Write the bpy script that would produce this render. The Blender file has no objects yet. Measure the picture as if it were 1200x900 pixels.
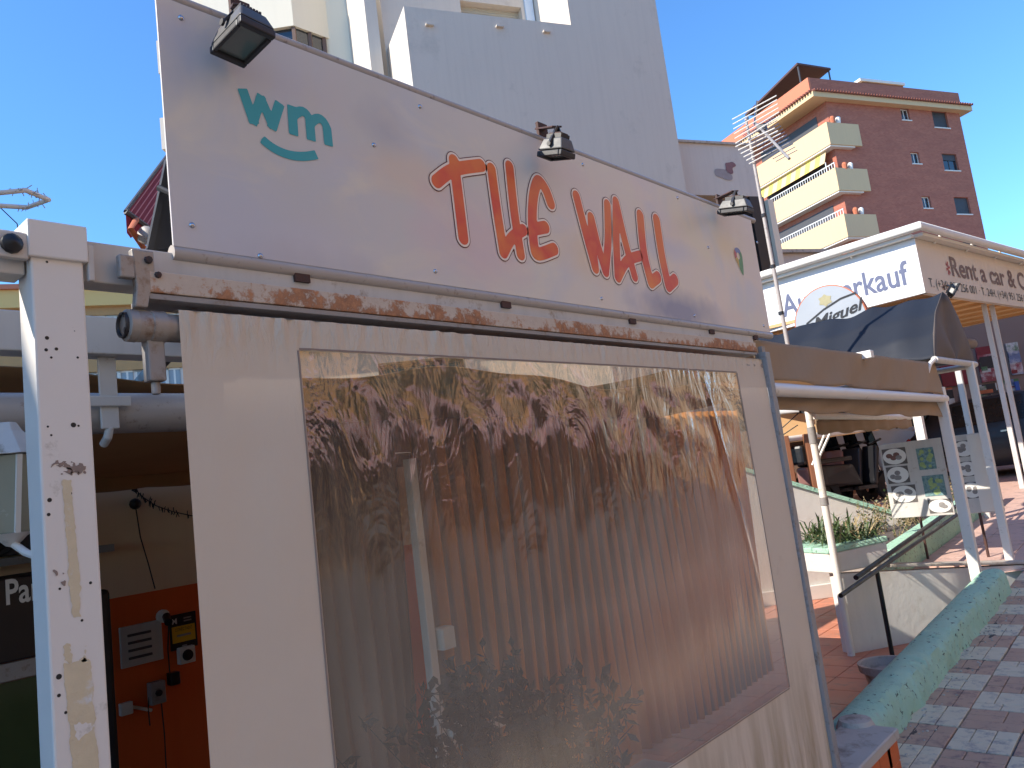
import bpy, math, random
import numpy as np
from mathutils import Matrix, Vector
random.seed(4); rng = np.random.default_rng(4)
sc = bpy.context.scene
COL = sc.collection
pi = math.pi
# ------------------------------------------------------------------ camera
CAMZ = 1.755
FPX = 918.0
def nz(v):
    v = np.array(v, float); return v/np.linalg.norm(v)
_up = nz((-886, -6911, FPX)); _y = np.array((827, 17, FPX), float)
_y -= _up*_y.dot(_up); _y = nz(_y); _x = np.cross(_y, _up)
RW = np.array([_x, _y, _up])            # world axes seen from the camera
CAM = np.array([0, 0, CAMZ])
cam_d = bpy.data.cameras.new('camera'); cam = bpy.data.objects.new('camera', cam_d); COL.objects.link(cam)
m = Matrix.Identity(4)
for i in range(3):
    m[i][0] = RW[i, 0]; m[i][1] = -RW[i, 1]; m[i][2] = -RW[i, 2]; m[i][3] = CAM[i]
cam.matrix_world = m
cam_d.sensor_width = 36; cam_d.lens = 36*FPX/1200; cam_d.clip_end = 2000; cam_d.clip_start = 0.05
sc.camera = cam
# ------------------------------------------------------------------ light
SUN_EL = math.radians(36); SUN_DIR = nz((-0.45, -0.893, 0)); SUN_DIR = nz((SUN_DIR[0]*math.cos(SUN_EL), SUN_DIR[1]*math.cos(SUN_EL), math.sin(SUN_EL)))
w = bpy.data.worlds.new('World'); sc.world = w; w.use_nodes = True
nt = w.node_tree; nt.nodes.clear()
sky = nt.nodes.new('ShaderNodeTexSky'); sky.sky_type = 'NISHITA'; sky.sun_disc = False
sky.sun_elevation = SUN_EL; sky.sun_rotation = math.atan2(SUN_DIR[0], SUN_DIR[1])
sky.altitude = 0; sky.air_density = 1.0; sky.dust_density = 0.05; sky.ozone_density = 6.0
bg = nt.nodes.new('ShaderNodeBackground'); bg.inputs[1].default_value = 0.15
ow = nt.nodes.new('ShaderNodeOutputWorld')
hs_ = nt.nodes.new('ShaderNodeMix'); hs_.data_type = 'RGBA'; hs_.blend_type = 'MULTIPLY'; hs_.inputs[0].default_value = 1; hs_.inputs[7].default_value = (.61, .86, 1.0, 1)
nt.links.new(sky.outputs[0], hs_.inputs[6]); nt.links.new(hs_.outputs[2], bg.inputs[0]); nt.links.new(bg.outputs[0], ow.inputs[0])
sl = bpy.data.lights.new('sun', 'SUN'); sl.energy = 3.4; sl.angle = math.radians(0.5); sl.color = (1, 0.93, 0.82)
so = bpy.data.objects.new('sun', sl); COL.objects.link(so)
so.rotation_euler = Vector(-SUN_DIR).to_track_quat('-Z', 'Y').to_euler(); so.location = (-10, -10, 20)
sc.view_settings.view_transform = 'Standard'; sc.view_settings.look = 'None'
sc.view_settings.exposure = 1.12; sc.view_settings.gamma = 1
sc.cycles.max_bounces = 10; sc.cycles.transparent_max_bounces = 16; sc.cycles.use_denoising = True
# ------------------------------------------------------------------ geometry helpers
def ray(px, py):
    return RW @ nz((px-600, py-450, FPX))
def onx(px, py, X):
    r = ray(px, py); return CAM + r*X/r[0]
def ony(px, py, Y):
    r = ray(px, py); return CAM + r*Y/r[1]
def onz(px, py, Z):
    r = ray(px, py); return CAM + r*(Z-CAMZ)/r[2]
def onr(px, py, D):          # at horizontal range D
    r = ray(px, py); return CAM + r*D/math.hypot(r[0], r[1])
def gz(y): return 0.05*y     # the street climbs away from the camera
def onground(px, py):
    r = ray(px, py); return CAM + r*(-CAMZ)/(r[2]-0.05*r[1])
class Frame:
    def __init__(s, o, u):
        s.o = np.array(o, float); s.u = nz((u[0], u[1], 0)); s.n = np.array((s.u[1], -s.u[0], 0)); s.v = np.array((0, 0, 1.))
    def __call__(s, a, b, c=0): return s.o + s.u*a + s.v*b + s.n*c
    def px(s, px, py, c=0):
        r = ray(px, py); t = (s.o + s.n*c - CAM).dot(s.n)/r.dot(s.n); p = CAM + r*t - s.o
        return p.dot(s.u), p.dot(s.v)
WORLD = Frame((0, 0, 0), (1, 0))     # a=x b=z c=-y ; rarely used
class MB:
    def __init__(s): s.v = []; s.f = []; s.mi = []; s.m = 0
    def add(s, vs, fs):
        o = len(s.v); s.v.extend([tuple(map(float, p)) for p in vs])
        for f in fs: s.f.append(tuple(i+o for i in f)); s.mi.append(s.m)
        return s
    def hexa(s, c):          # 8 corners: bottom loop 0-3, top loop 4-7
        return s.add(c, [(3,2,1,0),(4,5,6,7),(0,1,5,4),(1,2,6,5),(2,3,7,6),(3,0,4,7)])
    def box(s, x0, x1, y0, y1, z0, z1):
        return s.hexa([(x0,y0,z0),(x1,y0,z0),(x1,y1,z0),(x0,y1,z0),(x0,y0,z1),(x1,y0,z1),(x1,y1,z1),(x0,y1,z1)])
    def bbox(s, x0, x1, y0, y1, z0, z1, bv=0.004):   # box with chamfered vertical + top edges (cheap bevel)
        b = bv
        def ring(x0,x1,y0,y1,z): return [(x0+b,y0,z),(x1-b,y0,z),(x1,y0+b,z),(x1,y1-b,z),(x1-b,y1,z),(x0+b,y1,z),(x0,y1-b,z),(x0,y0+b,z)]
        R = ring(x0,x1,y0,y1,z0)+ring(x0,x1,y0,y1,z1-b)+[(x0+b+b,y0+b,z1),(x1-b-b,y0+b,z1),(x1-b,y0+b+b,z1),(x1-b,y1-b-b,z1),(x1-b-b,y1-b,z1),(x0+b+b,y1-b,z1),(x0+b,y1-b-b,z1),(x0+b,y0+b+b,z1)]
        fs = [tuple(range(7,-1,-1)), tuple(range(16,24))]
        for k in (0, 8):
            for i in range(8): j=(i+1)%8; fs.append((k+i,k+j,k+8+j,k+8+i))
        return s.add(R, fs)
    def fbox(s, F, a0, a1, b0, b1, c0, c1):
        return s.hexa([F(a0,b0,c1),F(a1,b0,c1),F(a1,b0,c0),F(a0,b0,c0),F(a0,b1,c1),F(a1,b1,c1),F(a1,b1,c0),F(a0,b1,c0)])
    def obox(s, c, ax, ay, az):   # centre and half axes
        c, ax, ay, az = map(np.array, (c, ax, ay, az))
        return s.hexa([c-ax-ay-az, c+ax-ay-az, c+ax+ay-az, c-ax+ay-az, c-ax-ay+az, c+ax-ay+az, c+ax+ay+az, c-ax+ay+az])
    def bar(s, p0, p1, w, h, up=(0,0,1)):
        p0 = np.array(p0, float); p1 = np.array(p1, float); d = nz(p1-p0); sd = nz(np.cross(d, up)); u = np.cross(sd, d)
        return s.obox((p0+p1)/2, (p1-p0)/2, sd*w/2, u*h/2)
    def tube(s, pts, r, n=10, cap=True):
        pts = [np.array(p, float) for p in pts]; rs = r if hasattr(r, '__len__') else [r]*len(pts)
        d = nz(pts[1]-pts[0]); a = nz(np.cross(d, (0,0,1) if abs(d[2]) < .9 else (1,0,0)))
        vs = []
        for i, p in enumerate(pts):
            d = nz(pts[min(i+1,len(pts)-1)]-pts[max(i-1,0)]); a = nz(a-d*a.dot(d)); b = np.cross(d, a)
            for k in range(n): t = 2*pi*k/n; vs.append(p+rs[i]*(a*math.cos(t)+b*math.sin(t)))
        fs = []
        for i in range(len(pts)-1):
            for k in range(n): j=(k+1)%n; fs.append((i*n+k, i*n+j, (i+1)*n+j, (i+1)*n+k))
        if cap: fs += [tuple(range(n-1,-1,-1)), tuple(range((len(pts)-1)*n, len(pts)*n))]
        return s.add(vs, fs)
    def lathe(s, c, prof, n=20, ax=None):
        c = np.array(c, float); ax = nz(ax if ax is not None else (0,0,1)); a = nz(np.cross(ax, (0,0,1) if abs(ax[2])<.9 else (1,0,0))); b = np.cross(ax, a)
        vs = [c+ax*h+r*(a*math.cos(2*pi*k/n)+b*math.sin(2*pi*k/n)) for r, h in prof for k in range(n)]
        fs = [(i*n+k, i*n+(k+1)%n, (i+1)*n+(k+1)%n, (i+1)*n+k) for i in range(len(prof)-1) for k in range(n)]
        return s.add(vs, fs)
    def quad(s, *p): return s.add(p, [tuple(range(len(p)))])
    def prism(s, pts, d):    # polygon pts (3D) extruded by vector d
        pts = [np.array(p, float) for p in pts]; n = len(pts); d = np.array(d, float)
        return s.add(pts+[p+d for p in pts], [tuple(range(n-1,-1,-1)), tuple(range(n, 2*n))]+[(i,(i+1)%n,n+(i+1)%n,n+i) for i in range(n)])
    def grid(s, fn, nu, nv, close=False):
        vs = [fn(i/nu, j/nv) for j in range(nv+1) for i in range(nu+1)]
        return s.add(vs, [(j*(nu+1)+i, j*(nu+1)+i+1, (j+1)*(nu+1)+i+1, (j+1)*(nu+1)+i) for j in range(nv) for i in range(nu)])
    def ball(s, c, r, n=10, m=6, sc=(1,1,1)):
        c = np.array(c, float); vs=[]
        for j in range(m+1):
            t = pi*j/m
            for k in range(n): p = 2*pi*k/n; vs.append(c+np.array((math.sin(t)*math.cos(p)*sc[0], math.sin(t)*math.sin(p)*sc[1], math.cos(t)*sc[2]))*r)
        return s.add(vs, [(j*n+k,(j+1)*n+k,(j+1)*n+(k+1)%n,j*n+(k+1)%n) for j in range(m) for k in range(n)])
    def build(s, name, mat, parent=None, smooth=False, bevel=0, solid=0):
        V = np.array(s.v, float)
        po = np.array(parent['_o'] if parent and '_o' in parent else (0,0,0), float) if parent else None
        if parent is None: o = np.array(((V[:,0].min()+V[:,0].max())/2, (V[:,1].min()+V[:,1].max())/2, V[:,2].min()))
        else: o = V.mean(0)
        me = bpy.data.meshes.new(name); me.from_pydata((V-o).tolist(), [], s.f)
        mats = mat if isinstance(mat, (list, tuple)) else [mat]
        for q in mats: me.materials.append(q)
        if len(mats) > 1: me.polygons.foreach_set('material_index', s.mi)
        if smooth:
            me.shade_smooth(); me.set_sharp_from_angle(angle=math.radians(45))
        me.update(); ob = bpy.data.objects.new(name, me); COL.objects.link(ob)
        ob['_o'] = tuple(o)
        if parent: ob.parent = parent; ob.location = Vector(o-po)
        else: ob.location = Vector(o)
        if solid: md = ob.modifiers.new('thickness', 'SOLIDIFY'); md.thickness = solid; md.offset = 0
        if bevel: md = ob.modifiers.new('bevel', 'BEVEL'); md.width = bevel; md.segments = 2; md.limit_method = 'ANGLE'; md.angle_limit = math.radians(40)
        return ob
def thing(name, label, cat, loc=(0,0,0), group=None):
    o = bpy.data.objects.new(name, None); COL.objects.link(o); o.location = Vector(loc); o.empty_display_size = .1
    o['_o'] = tuple(map(float, loc)); o['label'] = label; o['category'] = cat
    if group: o['group'] = group
    return o
def tag(o, label, cat, group=None):
    o['label'] = label; o['category'] = cat
    if group: o['group'] = group
    return o
def kind(o, k, label=None):
    o['kind'] = k
    if label: o['label'] = label
    return o
def copy_tree(o, parent=None):
    c = o.copy(); COL.objects.link(c); c.parent = parent
    for ch in list(o.children): copy_tree(ch, c)
    return c
# ------------------------------------------------------------------ materials
def s2l(c): return tuple(((x/255)/12.92 if x/255 <= .04045 else ((x/255+.055)/1.055)**2.4) for x in c)
class NT:
    def __init__(s, name):
        s.m = bpy.data.materials.new(name); s.m.use_nodes = True; s.t = s.m.node_tree; s.b = s.t.nodes['Principled BSDF']; s.o = s.t.nodes['Material Output']
        s.tc = s.t.nodes.new('ShaderNodeTexCoord'); s.geo = s.t.nodes.new('ShaderNodeNewGeometry')
    def n(s, typ, **k):
        x = s.t.nodes.new(typ)
        for a, b in k.items(): setattr(x, a, b)
        return x
    def l(s, a, b): s.t.links.new(a, b)
    def mapping(s, scale=(1,1,1), rot=(0,0,0), src='pos', loc=(0,0,0)):
        mp = s.n('ShaderNodeMapping'); mp.inputs['Scale'].default_value = scale; mp.inputs['Rotation'].default_value = rot; mp.inputs['Location'].default_value = loc
        s.l(s.geo.outputs['Position'] if src == 'pos' else s.tc.outputs['Object'], mp.inputs[0]); return mp.outputs[0]
    def noise(s, scale, detail=4, rough=.55, vec=None, dist=0):
        x = s.n('ShaderNodeTexNoise'); x.inputs['Scale'].default_value = scale; x.inputs['Detail'].default_value = detail; x.inputs['Roughness'].default_value = rough; x.inputs['Distortion'].default_value = dist
        s.l(vec if vec is not None else s.geo.outputs['Position'], x.inputs['Vector']); return x.outputs['Fac']
    def ramp(s, fac, stops, interp='LINEAR'):
        r = s.n('ShaderNodeValToRGB'); r.color_ramp.interpolation = interp
        e = r.color_ramp.elements
        while len(e) > 1: e.remove(e[-1])
        for i, (p, c) in enumerate(stops):
            q = e[0] if i == 0 else e.new(p); q.position = p
            q.color = (c, c, c, 1) if not hasattr(c, '__len__') else (*c[:3], 1)
        s.l(fac, r.inputs[0]); return r.outputs[0]
    def mix(s, fac, a, b, typ='MIX'):
        x = s.n('ShaderNodeMix', data_type='RGBA', blend_type=typ)
        for sock, v in ((x.inputs[0], fac), (x.inputs[6], a), (x.inputs[7], b)):
            if hasattr(v, 'links'): s.l(v, sock)
            elif hasattr(v, '__len__'): sock.default_value = (*v[:3], 1)
            else: sock.default_value = v
        return x.outputs[2]
    def math(s, op, a, b=0.0, clamp=False):
        x = s.n('ShaderNodeMath', operation=op, use_clamp=clamp)
        for sock, v in ((x.inputs[0], a), (x.inputs[1], b)):
            if hasattr(v, 'links'): s.l(v, sock)
            else: sock.default_value = v
        return x.outputs[0]
    def sep(s, vec=None):
        x = s.n('ShaderNodeSeparateXYZ'); s.l(vec if vec is not None else s.geo.outputs['Position'], x.inputs[0]); return x.outputs
    def bump(s, h, strength=.3, dist=.01, normal=None):
        x = s.n('ShaderNodeBump'); x.inputs['Strength'].default_value = strength; x.inputs['Distance'].default_value = dist
        s.l(h, x.inputs['Height'])
        if normal is not None: s.l(normal, x.inputs['Normal'])
        return x.outputs[0]
def mat(name, col, rough=.7, var=.12, scale=6, bump=.15, bscale=60, metal=0, dirt=None, dirt_amt=.5, dirt_scale=3, spec=None, bdist=.004, lin=False, streak=0):
    """colour with mottling, fine relief and optional patches of dirt / wear"""
    N = NT(name); c = np.array(col if lin else s2l(col)) 
    n1 = N.noise(scale, 6, .6)
    cc = N.mix(n1, tuple(np.clip(c*(1-var*1.3), 0, 1)), tuple(np.clip(c*(1+var), 0, 1)))
    if streak:
        n4 = N.noise(1, 5, .6, N.mapping((14, 14, .7)))
        cc = N.mix(N.ramp(n4, [(.45, 0), (.75, streak)]), cc, tuple(c*.55))
    if dirt:
        n2 = N.noise(dirt_scale, 8, .7)
        cc = N.mix(N.ramp(n2, [(.62-.25*dirt_amt, 0), (.72-.12*dirt_amt, 1)]), cc, s2l(dirt))
    N.l(cc, N.b.inputs['Base Color'])
    N.l(N.ramp(n1, [(.3, max(rough-.1, 0.02)), (.7, min(rough+.08, 1))]), N.b.inputs['Roughness']); N.b.inputs['Metallic'].default_value = metal
    if spec is not None: N.b.inputs['Specular IOR Level'].default_value = spec
    if bump: N.l(N.bump(N.noise(bscale, 5, .6), bump, bdist), N.b.inputs['Normal'])
    return N.m
M = {}
M['white_paint'] = mat('white_paint', (228, 220, 210), .45, .05, 5, .08, 90, dirt=(176, 166, 150), dirt_amt=.05, dirt_scale=9)
M['old_white'] = mat('old_white', (202, 196, 188), .5, .08, 4, .1, 60, dirt=(150, 130, 108), dirt_amt=.12, dirt_scale=11, streak=.3)
M['grey_metal'] = mat('grey_metal', (150, 145, 142), .45, .12, 9, .1, 120, dirt=(120, 104, 90), dirt_amt=.3, dirt_scale=20)
M['cast_metal'] = mat('cast_metal', (160, 152, 144), .5, .1, 12, .2, 90, metal=.3, dirt=(128, 104, 84), dirt_amt=.4, dirt_scale=24)
M['pipe'] = mat('pipe_paint', (176, 166, 158), .4, .1, 8, .06, 120, dirt=(125, 110, 98), dirt_amt=.2, dirt_scale=30)
M['dark_metal'] = mat('dark_metal', (42, 40, 42), .45, .15, 10, .1)
M['rust_metal'] = mat('rust_metal', (78, 50, 42), .75, .3, 30, .4, 80, dirt=(60, 52, 50), dirt_amt=.5, dirt_scale=25)
M['black_paint'] = mat('black_paint', (26, 26, 30), .4, .1, 10, .1)
M['chrome'] = mat('chrome', (190, 190, 195), .2, .03, 10, 0, metal=1)
M['tower_white'] = mat('tower_white', (206, 193, 178), .85, .04, .6, .3, 9, bdist=.015, dirt=(190, 178, 164), dirt_amt=.25, dirt_scale=1.1, streak=.12)
M['tower_cream'] = mat('tower_cream', (224, 212, 190), .85, .03, .6, .2, 12, bdist=.01, streak=.06)
M['wall_white'] = mat('wall_white', (224, 216, 206), .85, .05, 1.5, .3, 18, bdist=.01, dirt=(200, 186, 170), dirt_amt=.2, dirt_scale=2, streak=.12)
M['stain_wall'] = mat('stain_wall', (206, 196, 184), .85, .05, 1.5, .3, 18, dirt=(186, 174, 164), dirt_amt=.1, dirt_scale=1.6, streak=.15)
M['terracotta'] = mat('terracotta', (200, 128, 100), .55, .14, 3.5, .15, 60, dirt=(168, 120, 100), dirt_amt=.4, dirt_scale=8)
M['grout'] = mat('grout', (128, 108, 96), .9, .1, 20)
M['orange_wall'] = mat('orange_wall', (232, 98, 30), .7, .08, 1.2, .15, 30, streak=.1)
M['beige_wall'] = mat('beige_wall', (240, 210, 170), .85, .06, 1.3, .25, 25, streak=.1)
M['canopy'] = mat('canopy_cloth', (176, 142, 108), .9, .08, 2, .2, 140)
M['canopy_dark'] = mat('canopy_cloth_dark', (112, 88, 74), .9, .1, 2, .2, 140)
M['navy'] = mat('navy_cloth', (20, 26, 38), .75, .1, 2, .2, 160)
M['brown_grey'] = mat('brown_grey_cloth', (104, 94, 88), .85, .25, 7, .25, 120)
M['tan_cloth'] = mat('tan_cloth', (158, 134, 108), .9, .08, 3, .25, 150, streak=.12)
M['glass_dark'] = mat('glass_dark', (38, 44, 50), .08, .1, 2, 0, spec=.8)
M['shutter'] = mat('shutter', (176, 168, 150), .6, .05)
M['shutter_dark'] = mat('shutter_dark', (74, 72, 74), .6, .05)
M['concrete'] = mat('concrete', (186, 176, 164), .9, .12, 5, .4, 40, dirt=(140, 128, 116), dirt_amt=.45, dirt_scale=7)
M['asphalt'] = mat('asphalt', (96, 92, 88), .9, .15, 3, .5, 120)
M['dirt'] = mat('dirt', (94, 84, 78), .95, .25, 14, .8, 60, bdist=.01)
M['leaf'] = mat('leaf', (66, 84, 44), .55, .35, 9, .1, lin=False)
M['leaf_dark'] = mat('leaf_dark', (20, 27, 18), .55, .35, 9, .1)
M['leaf_dry'] = mat('leaf_dry', (158, 140, 104), .8, .3, 9, .1)
M['wood'] = mat('wood', (140, 88, 58), .6, .2, 6, .2, 40)
M['yellow'] = mat('yellow_print', (226, 176, 30), .5, .05)
M['black_print'] = mat('black_print', (26, 26, 30), .5, .05)
M['white_print'] = mat('white_print', (226, 222, 214), .5, .04)
M['grey_print'] = mat('grey_print', (86, 92, 120), .5, .05)
M['maroon_text'] = mat('maroon_text', (96, 62, 62), .5, .05)
M['cable'] = mat('cable', (28, 24, 24), .6, .05, 10, 0)
def _fix_build():
    pass
# ================================================================== SHAPES FROM STROKES (lettering, patches)
def sd_seg(A, B, p, q, r):
    pa = A-p[0]; pb = B-p[1]; d = np.array(q)-np.array(p); t = np.clip((pa*d[0]+pb*d[1])/max(d.dot(d), 1e-12), 0, 1)
    return np.hypot(pa-d[0]*t, pb-d[1]*t)-r
def sd_butt(A, B, p, q, r):
    p = np.array(p, float); q = np.array(q, float); L = np.linalg.norm(q-p); d = (q-p)/L; c = (p+q)/2
    x = np.abs((A-c[0])*d[0]+(B-c[1])*d[1])-L/2; y = np.abs(-(A-c[0])*d[1]+(B-c[1])*d[0])-r
    return np.hypot(np.maximum(x, 0), np.maximum(y, 0))+np.minimum(np.maximum(x, y), 0)
def field_mesh(field, box, cell, F, c, name, mat_, parent):
    """fill the region where field < 0 inside box = (a0, a1, b0, b1) of frame F at height c"""
    a = np.arange(box[0], box[1]+cell, cell); b = np.arange(box[2], box[3]+cell, cell)
    A, B = np.meshgrid(a, b, indexing='ij'); V = field(A, B)
    idx = {}; vs = []; fs = []
    def vert(key, pa, pb):
        if key not in idx: idx[key] = len(vs); vs.append(F(pa, pb, c))
        return idx[key]
    ins = V < 0
    for i, j in np.argwhere(ins[:-1,:-1] | ins[1:,:-1] | ins[:-1,1:] | ins[1:,1:]):
        cs = [(i,j),(i+1,j),(i+1,j+1),(i,j+1)]; poly = []
        for k in range(4):
            p, q = cs[k], cs[(k+1)%4]; fp, fq = V[p], V[q]
            if fp < 0: poly.append(vert(p, a[p[0]], b[p[1]]))
            if (fp < 0) != (fq < 0):
                t = fp/(fp-fq); poly.append(vert((min(p,q), max(p,q)), a[p[0]]+(a[q[0]]-a[p[0]])*t, b[p[1]]+(b[q[1]]-b[p[1]])*t))
        if len(poly) > 2: fs.append(tuple(poly))
    m_ = MB(); m_.add(vs, fs); return m_.build(name, mat_, parent)
def lumps(seed, s=60, amp=.004):
    r = np.random.default_rng(seed); k = r.normal(size=(7, 2))*s; ph = r.uniform(0, 6.28, 7)
    return lambda A, B: sum(np.sin(A*k[i,0]+B*k[i,1]+ph[i]) for i in range(7))*amp/2.2
def text(body, F, a, b, c, h, mat_, name, parent, width=None, ital=0, fat=0.0, space=1.0, slope=0):
    """flat lettering standing on frame F, cap height h, baseline start (a, b)"""
    cu = bpy.data.curves.new(name, 'FONT'); cu.body = body; cu.size = 1; cu.shear = ital; cu.offset = fat; cu.space_character = space; cu.resolution_u = 3
    ob = bpy.data.objects.new(name, cu); COL.objects.link(ob); dg = bpy.context.evaluated_depsgraph_get()
    me = bpy.data.meshes.new_from_object(ob.evaluated_get(dg)); bpy.data.objects.remove(ob); bpy.data.curves.remove(cu)
    V = np.array([v.co[:] for v in me.vertices]); k = h/.70
    V[:,0] -= V[:,0].min(); kx = k if width is None else width/V[:,0].max()
    m_ = MB(); m_.add([F(a+x*kx, b+y*k+slope*x*kx, c) for x, y, _ in V], [tuple(p.vertices) for p in me.polygons])
    bpy.data.meshes.remove(me); return m_.build(name, mat_, parent)

# ================================================================== GROUND
def slope_sheet(x0, x1, y0, y1, dz, name, mat_, ny=1):
    m_ = MB()
    m_.grid(lambda i, j: (x0+(x1-x0)*i, y0+(y1-y0)*j, gz(y0+(y1-y0)*j)+dz), 1, ny); return m_.build(name, mat_)
# the terrain: one sheet to the horizon, with the sunken terrace cut out of it
m_ = MB()
def gq(x0, x1, y0, y1, z0=None):
    m_.quad((x0,y0,gz(max(min(y0,90),-60))-.012), (x1,y0,gz(max(min(y0,90),-60))-.012), (x1,y1,gz(max(min(y1,90),-60))-.012), (x0,y1,gz(max(min(y1,90),-60))-.012))
gq(-600, 600, 90, 900); gq(-1.6, 600, -60, 90); gq(-600, -7, -60, 90); gq(-7, -1.6, 12.2, 90); gq(-600, 600, -600, -60); gq(-7, -1.6, -60, -8)
kind(m_.build('ground', M['asphalt']), 'structure')
# pavement under tiles
M['paver_bed'] = mat('paver_bed', (104, 92, 88), .95, .2, 12, .6, 60, bdist=.008)
pave = kind(slope_sheet(-1.52, 1.9, -8, 40, 0.0, 'pavement', M['paver_bed'], 12), 'structure')
road = kind(slope_sheet(2.05, 9.0, -30, 88, -.10+.004, 'road', M['asphalt'], 4), 'structure')
m_ = MB()
for k in range(40):
    y0 = -8+1.2*k
    m_.hexa([(1.9,y0,gz(y0)-.15),(2.05,y0,gz(y0)-.15),(2.05,y0+1.19,gz(y0+1.19)-.15),(1.9,y0+1.19,gz(y0+1.19)-.15),(1.9,y0,gz(y0)+.015),(2.05,y0,gz(y0)+.015),(2.05,y0+1.19,gz(y0+1.19)+.015),(1.9,y0+1.19,gz(y0+1.19)+.015)])
kind(m_.build('kerb', M['concrete'], bevel=.01), 'structure')
M['paver_white'] = mat('paver_white', (216, 200, 170), .8, .1, 10, .35, 120, dirt=(158, 148, 140), dirt_amt=.42, dirt_scale=14)
M['paver_red'] = mat('paver_red', (192, 156, 130), .8, .12, 10, .35, 120, dirt=(140, 112, 104), dirt_amt=.42, dirt_scale=14)
def paver_mesh(nm, lay, mt):
    T = .281; m_ = MB()
    for (a0, a1, b0, b1) in lay:
        m_.bbox(a0*T+.0022, a1*T-.0022, b0*T+.0022, b1*T-.0022, -.02, .008+random.uniform(-.001, .001), .0025)
    me_ob = m_.build(nm, mt); me = me_ob.data
    off = me_ob.location.copy(); me.transform(Matrix.Translation(off)); bpy.data.objects.remove(me_ob); return me
LAY = [[(0,.5,0,.34),(.5,1,0,.34),(0,.34,.34,1),(.34,1,.34,.67),(.34,1,.67,1)],
       [(0,.4,0,1),(.4,1,0,.36),(.4,.7,.36,1),(.7,1,.36,1)],
       [(0,1,0,.33),(0,.55,.33,.68),(.55,1,.33,.68),(0,.34,.68,1),(.34,1,.68,1)],
       [(0,.62,0,.3),(.62,1,0,.64),(0,.62,.3,.64),(0,.36,.64,1),(.36,1,.64,1)]]
PW = [paver_mesh('paving_tile', l, M['paver_white']) for l in LAY]; PR = [paver_mesh('paving_tile', l, M['paver_red']) for l in LAY]
def put(me, nm, parent, loc, rz=0):
    o = bpy.data.objects.new(nm, me); COL.objects.link(o); o.parent = parent
    o.location = Vector(loc)-Vector(parent['_o']) if parent else Vector(loc); o.rotation_euler = (math.atan(.05)*math.cos(rz), -math.atan(.05)*math.sin(rz), rz); return o
T = .285
for j in range(-3, 37):
    for i in range(-1, 6):
        x = -1.295+T*i; y = 4.31+T*(j-6)
        if i == -1 and j < 2: continue
        me = random.choice(PW if (i+j) % 2 == 0 else PR); k = random.choice((0, 1, 2, 3)) if True else 0
        cx, cy = [(0,0),(T,0),(T,T),(0,T)][k]
        put(me, 'paving_tile', pave, (x+cx, y+cy, gz(y+cy)+.006+random.uniform(-.0015, .0015)), k*pi/2)
# ------------------------------------------------------------------ sunken terrace floor
FZ = -0.045
tf = MB(); tf.quad((-7,-8,FZ-.006),(-1.6,-8,FZ-.006),(-1.6,12.2,FZ-.006),(-7,12.2,FZ-.006)); tf = kind(tf.build('terrace_floor', M['grout']), 'structure')
m_ = MB(); TT = .33; m_.bbox(.003, TT-.003, .003, TT-.003, -.01, .004, .003); q_ = m_.build('floor_tile', M['terracotta']); TM = q_.data; TM.transform(Matrix.Translation(q_.location)); bpy.data.objects.remove(q_)
for i in range(9):
    for j in range(20):
        x = -4.6+TT*i; y = 3.4+TT*j
        if x+TT > -1.66: continue
        o = bpy.data.objects.new('floor_tile', TM); COL.objects.link(o); o.parent = tf
        o.location = Vector((x, y, FZ-.004+random.uniform(-.0012, .0012)))-Vector(tf['_o']); o.rotation_euler = (random.uniform(-.003,.003), random.uniform(-.003,.003), 0)
# ------------------------------------------------------------------ parapet under the curtain and mint kerb wall
par = thing('parapet_wall', 'low masonry parapet with cream coping and orange face below the clear curtain', 'wall', (-1.55, 2, 0))
m_ = MB(); m_.box(-1.62, -1.452, -3, 3.99, FZ-.02, .385-.03); m_.build('masonry', M['stain_wall'], par)
cp = MB(); ys = [-3, -1.2, .6, 1.7, 2.8, 3.42]
for a, b in zip(ys, ys[1:]): 
    s_ = MB(); s_.bbox(-1.655, -1.42, a+.003, b-.003, .356, .392, .006); s_.build('coping_slab', M['concrete'], par)
s_ = MB(); s_.bbox(-1.655, -1.40, 3.423, 4.03, .356, .40, .006); s_.build('coping_slab', M['concrete'], par)
M['orange_brick'] = mat('orange_brick', (206, 104, 52), .75, .15, 14, .3, 60, dirt=(176, 96, 60), dirt_amt=.4)
for k in range(26):
    for r in range(3):
        z0 = r*.105+(.05 if r == 0 else .05)
        a = 4.02-.158*(k+1)+(.0 if r % 2 else .05)
        if a+.155 > 4.02: a = 4.02-.155
        s_ = MB(); s_.bbox(-1.451, -1.412, a, a+.154, z0, z0+.101, .004); s_.build('brick', M['orange_brick'], par)
N = NT('mint_paint'); n1 = N.noise(4, 6, .65); n2 = N.noise(26, 7, .7); n3 = N.noise(9, 5, .6)
cc = N.mix(n1, s2l((158, 204, 176)), s2l((186, 222, 198))); cc = N.mix(N.ramp(n2, [(.59, 0), (.64, 1)]), cc, s2l((70, 84, 74)))
cc = N.mix(N.ramp(n3, [(.6, 0), (.8, .7)]), cc, s2l((180, 186, 164)))
pz = N.sep()['Z'] if False else None
N.l(cc, N.b.inputs['Base Color']); N.b.inputs['Roughness'].default_value = .75
N.l(N.bump(N.mix(.5, n2, N.noise(14, 8, .75)), 1.0, .03), N.b.inputs['Normal']); M['mint'] = N.m
m_ = MB()
from mathutils import noise as mn
prof = [(-.11,-.30),(-.112,-.02),(-.11,.12),(-.098,.172),(-.06,.196),(0,.202),(.05,.195),(.082,.176),(.094,.145),(.104,.09),(.11,.03),(.118,-.02),(.12,-.1)]
NS = 260; vs = []
L0, L1 = 4.02, 7.62
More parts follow.
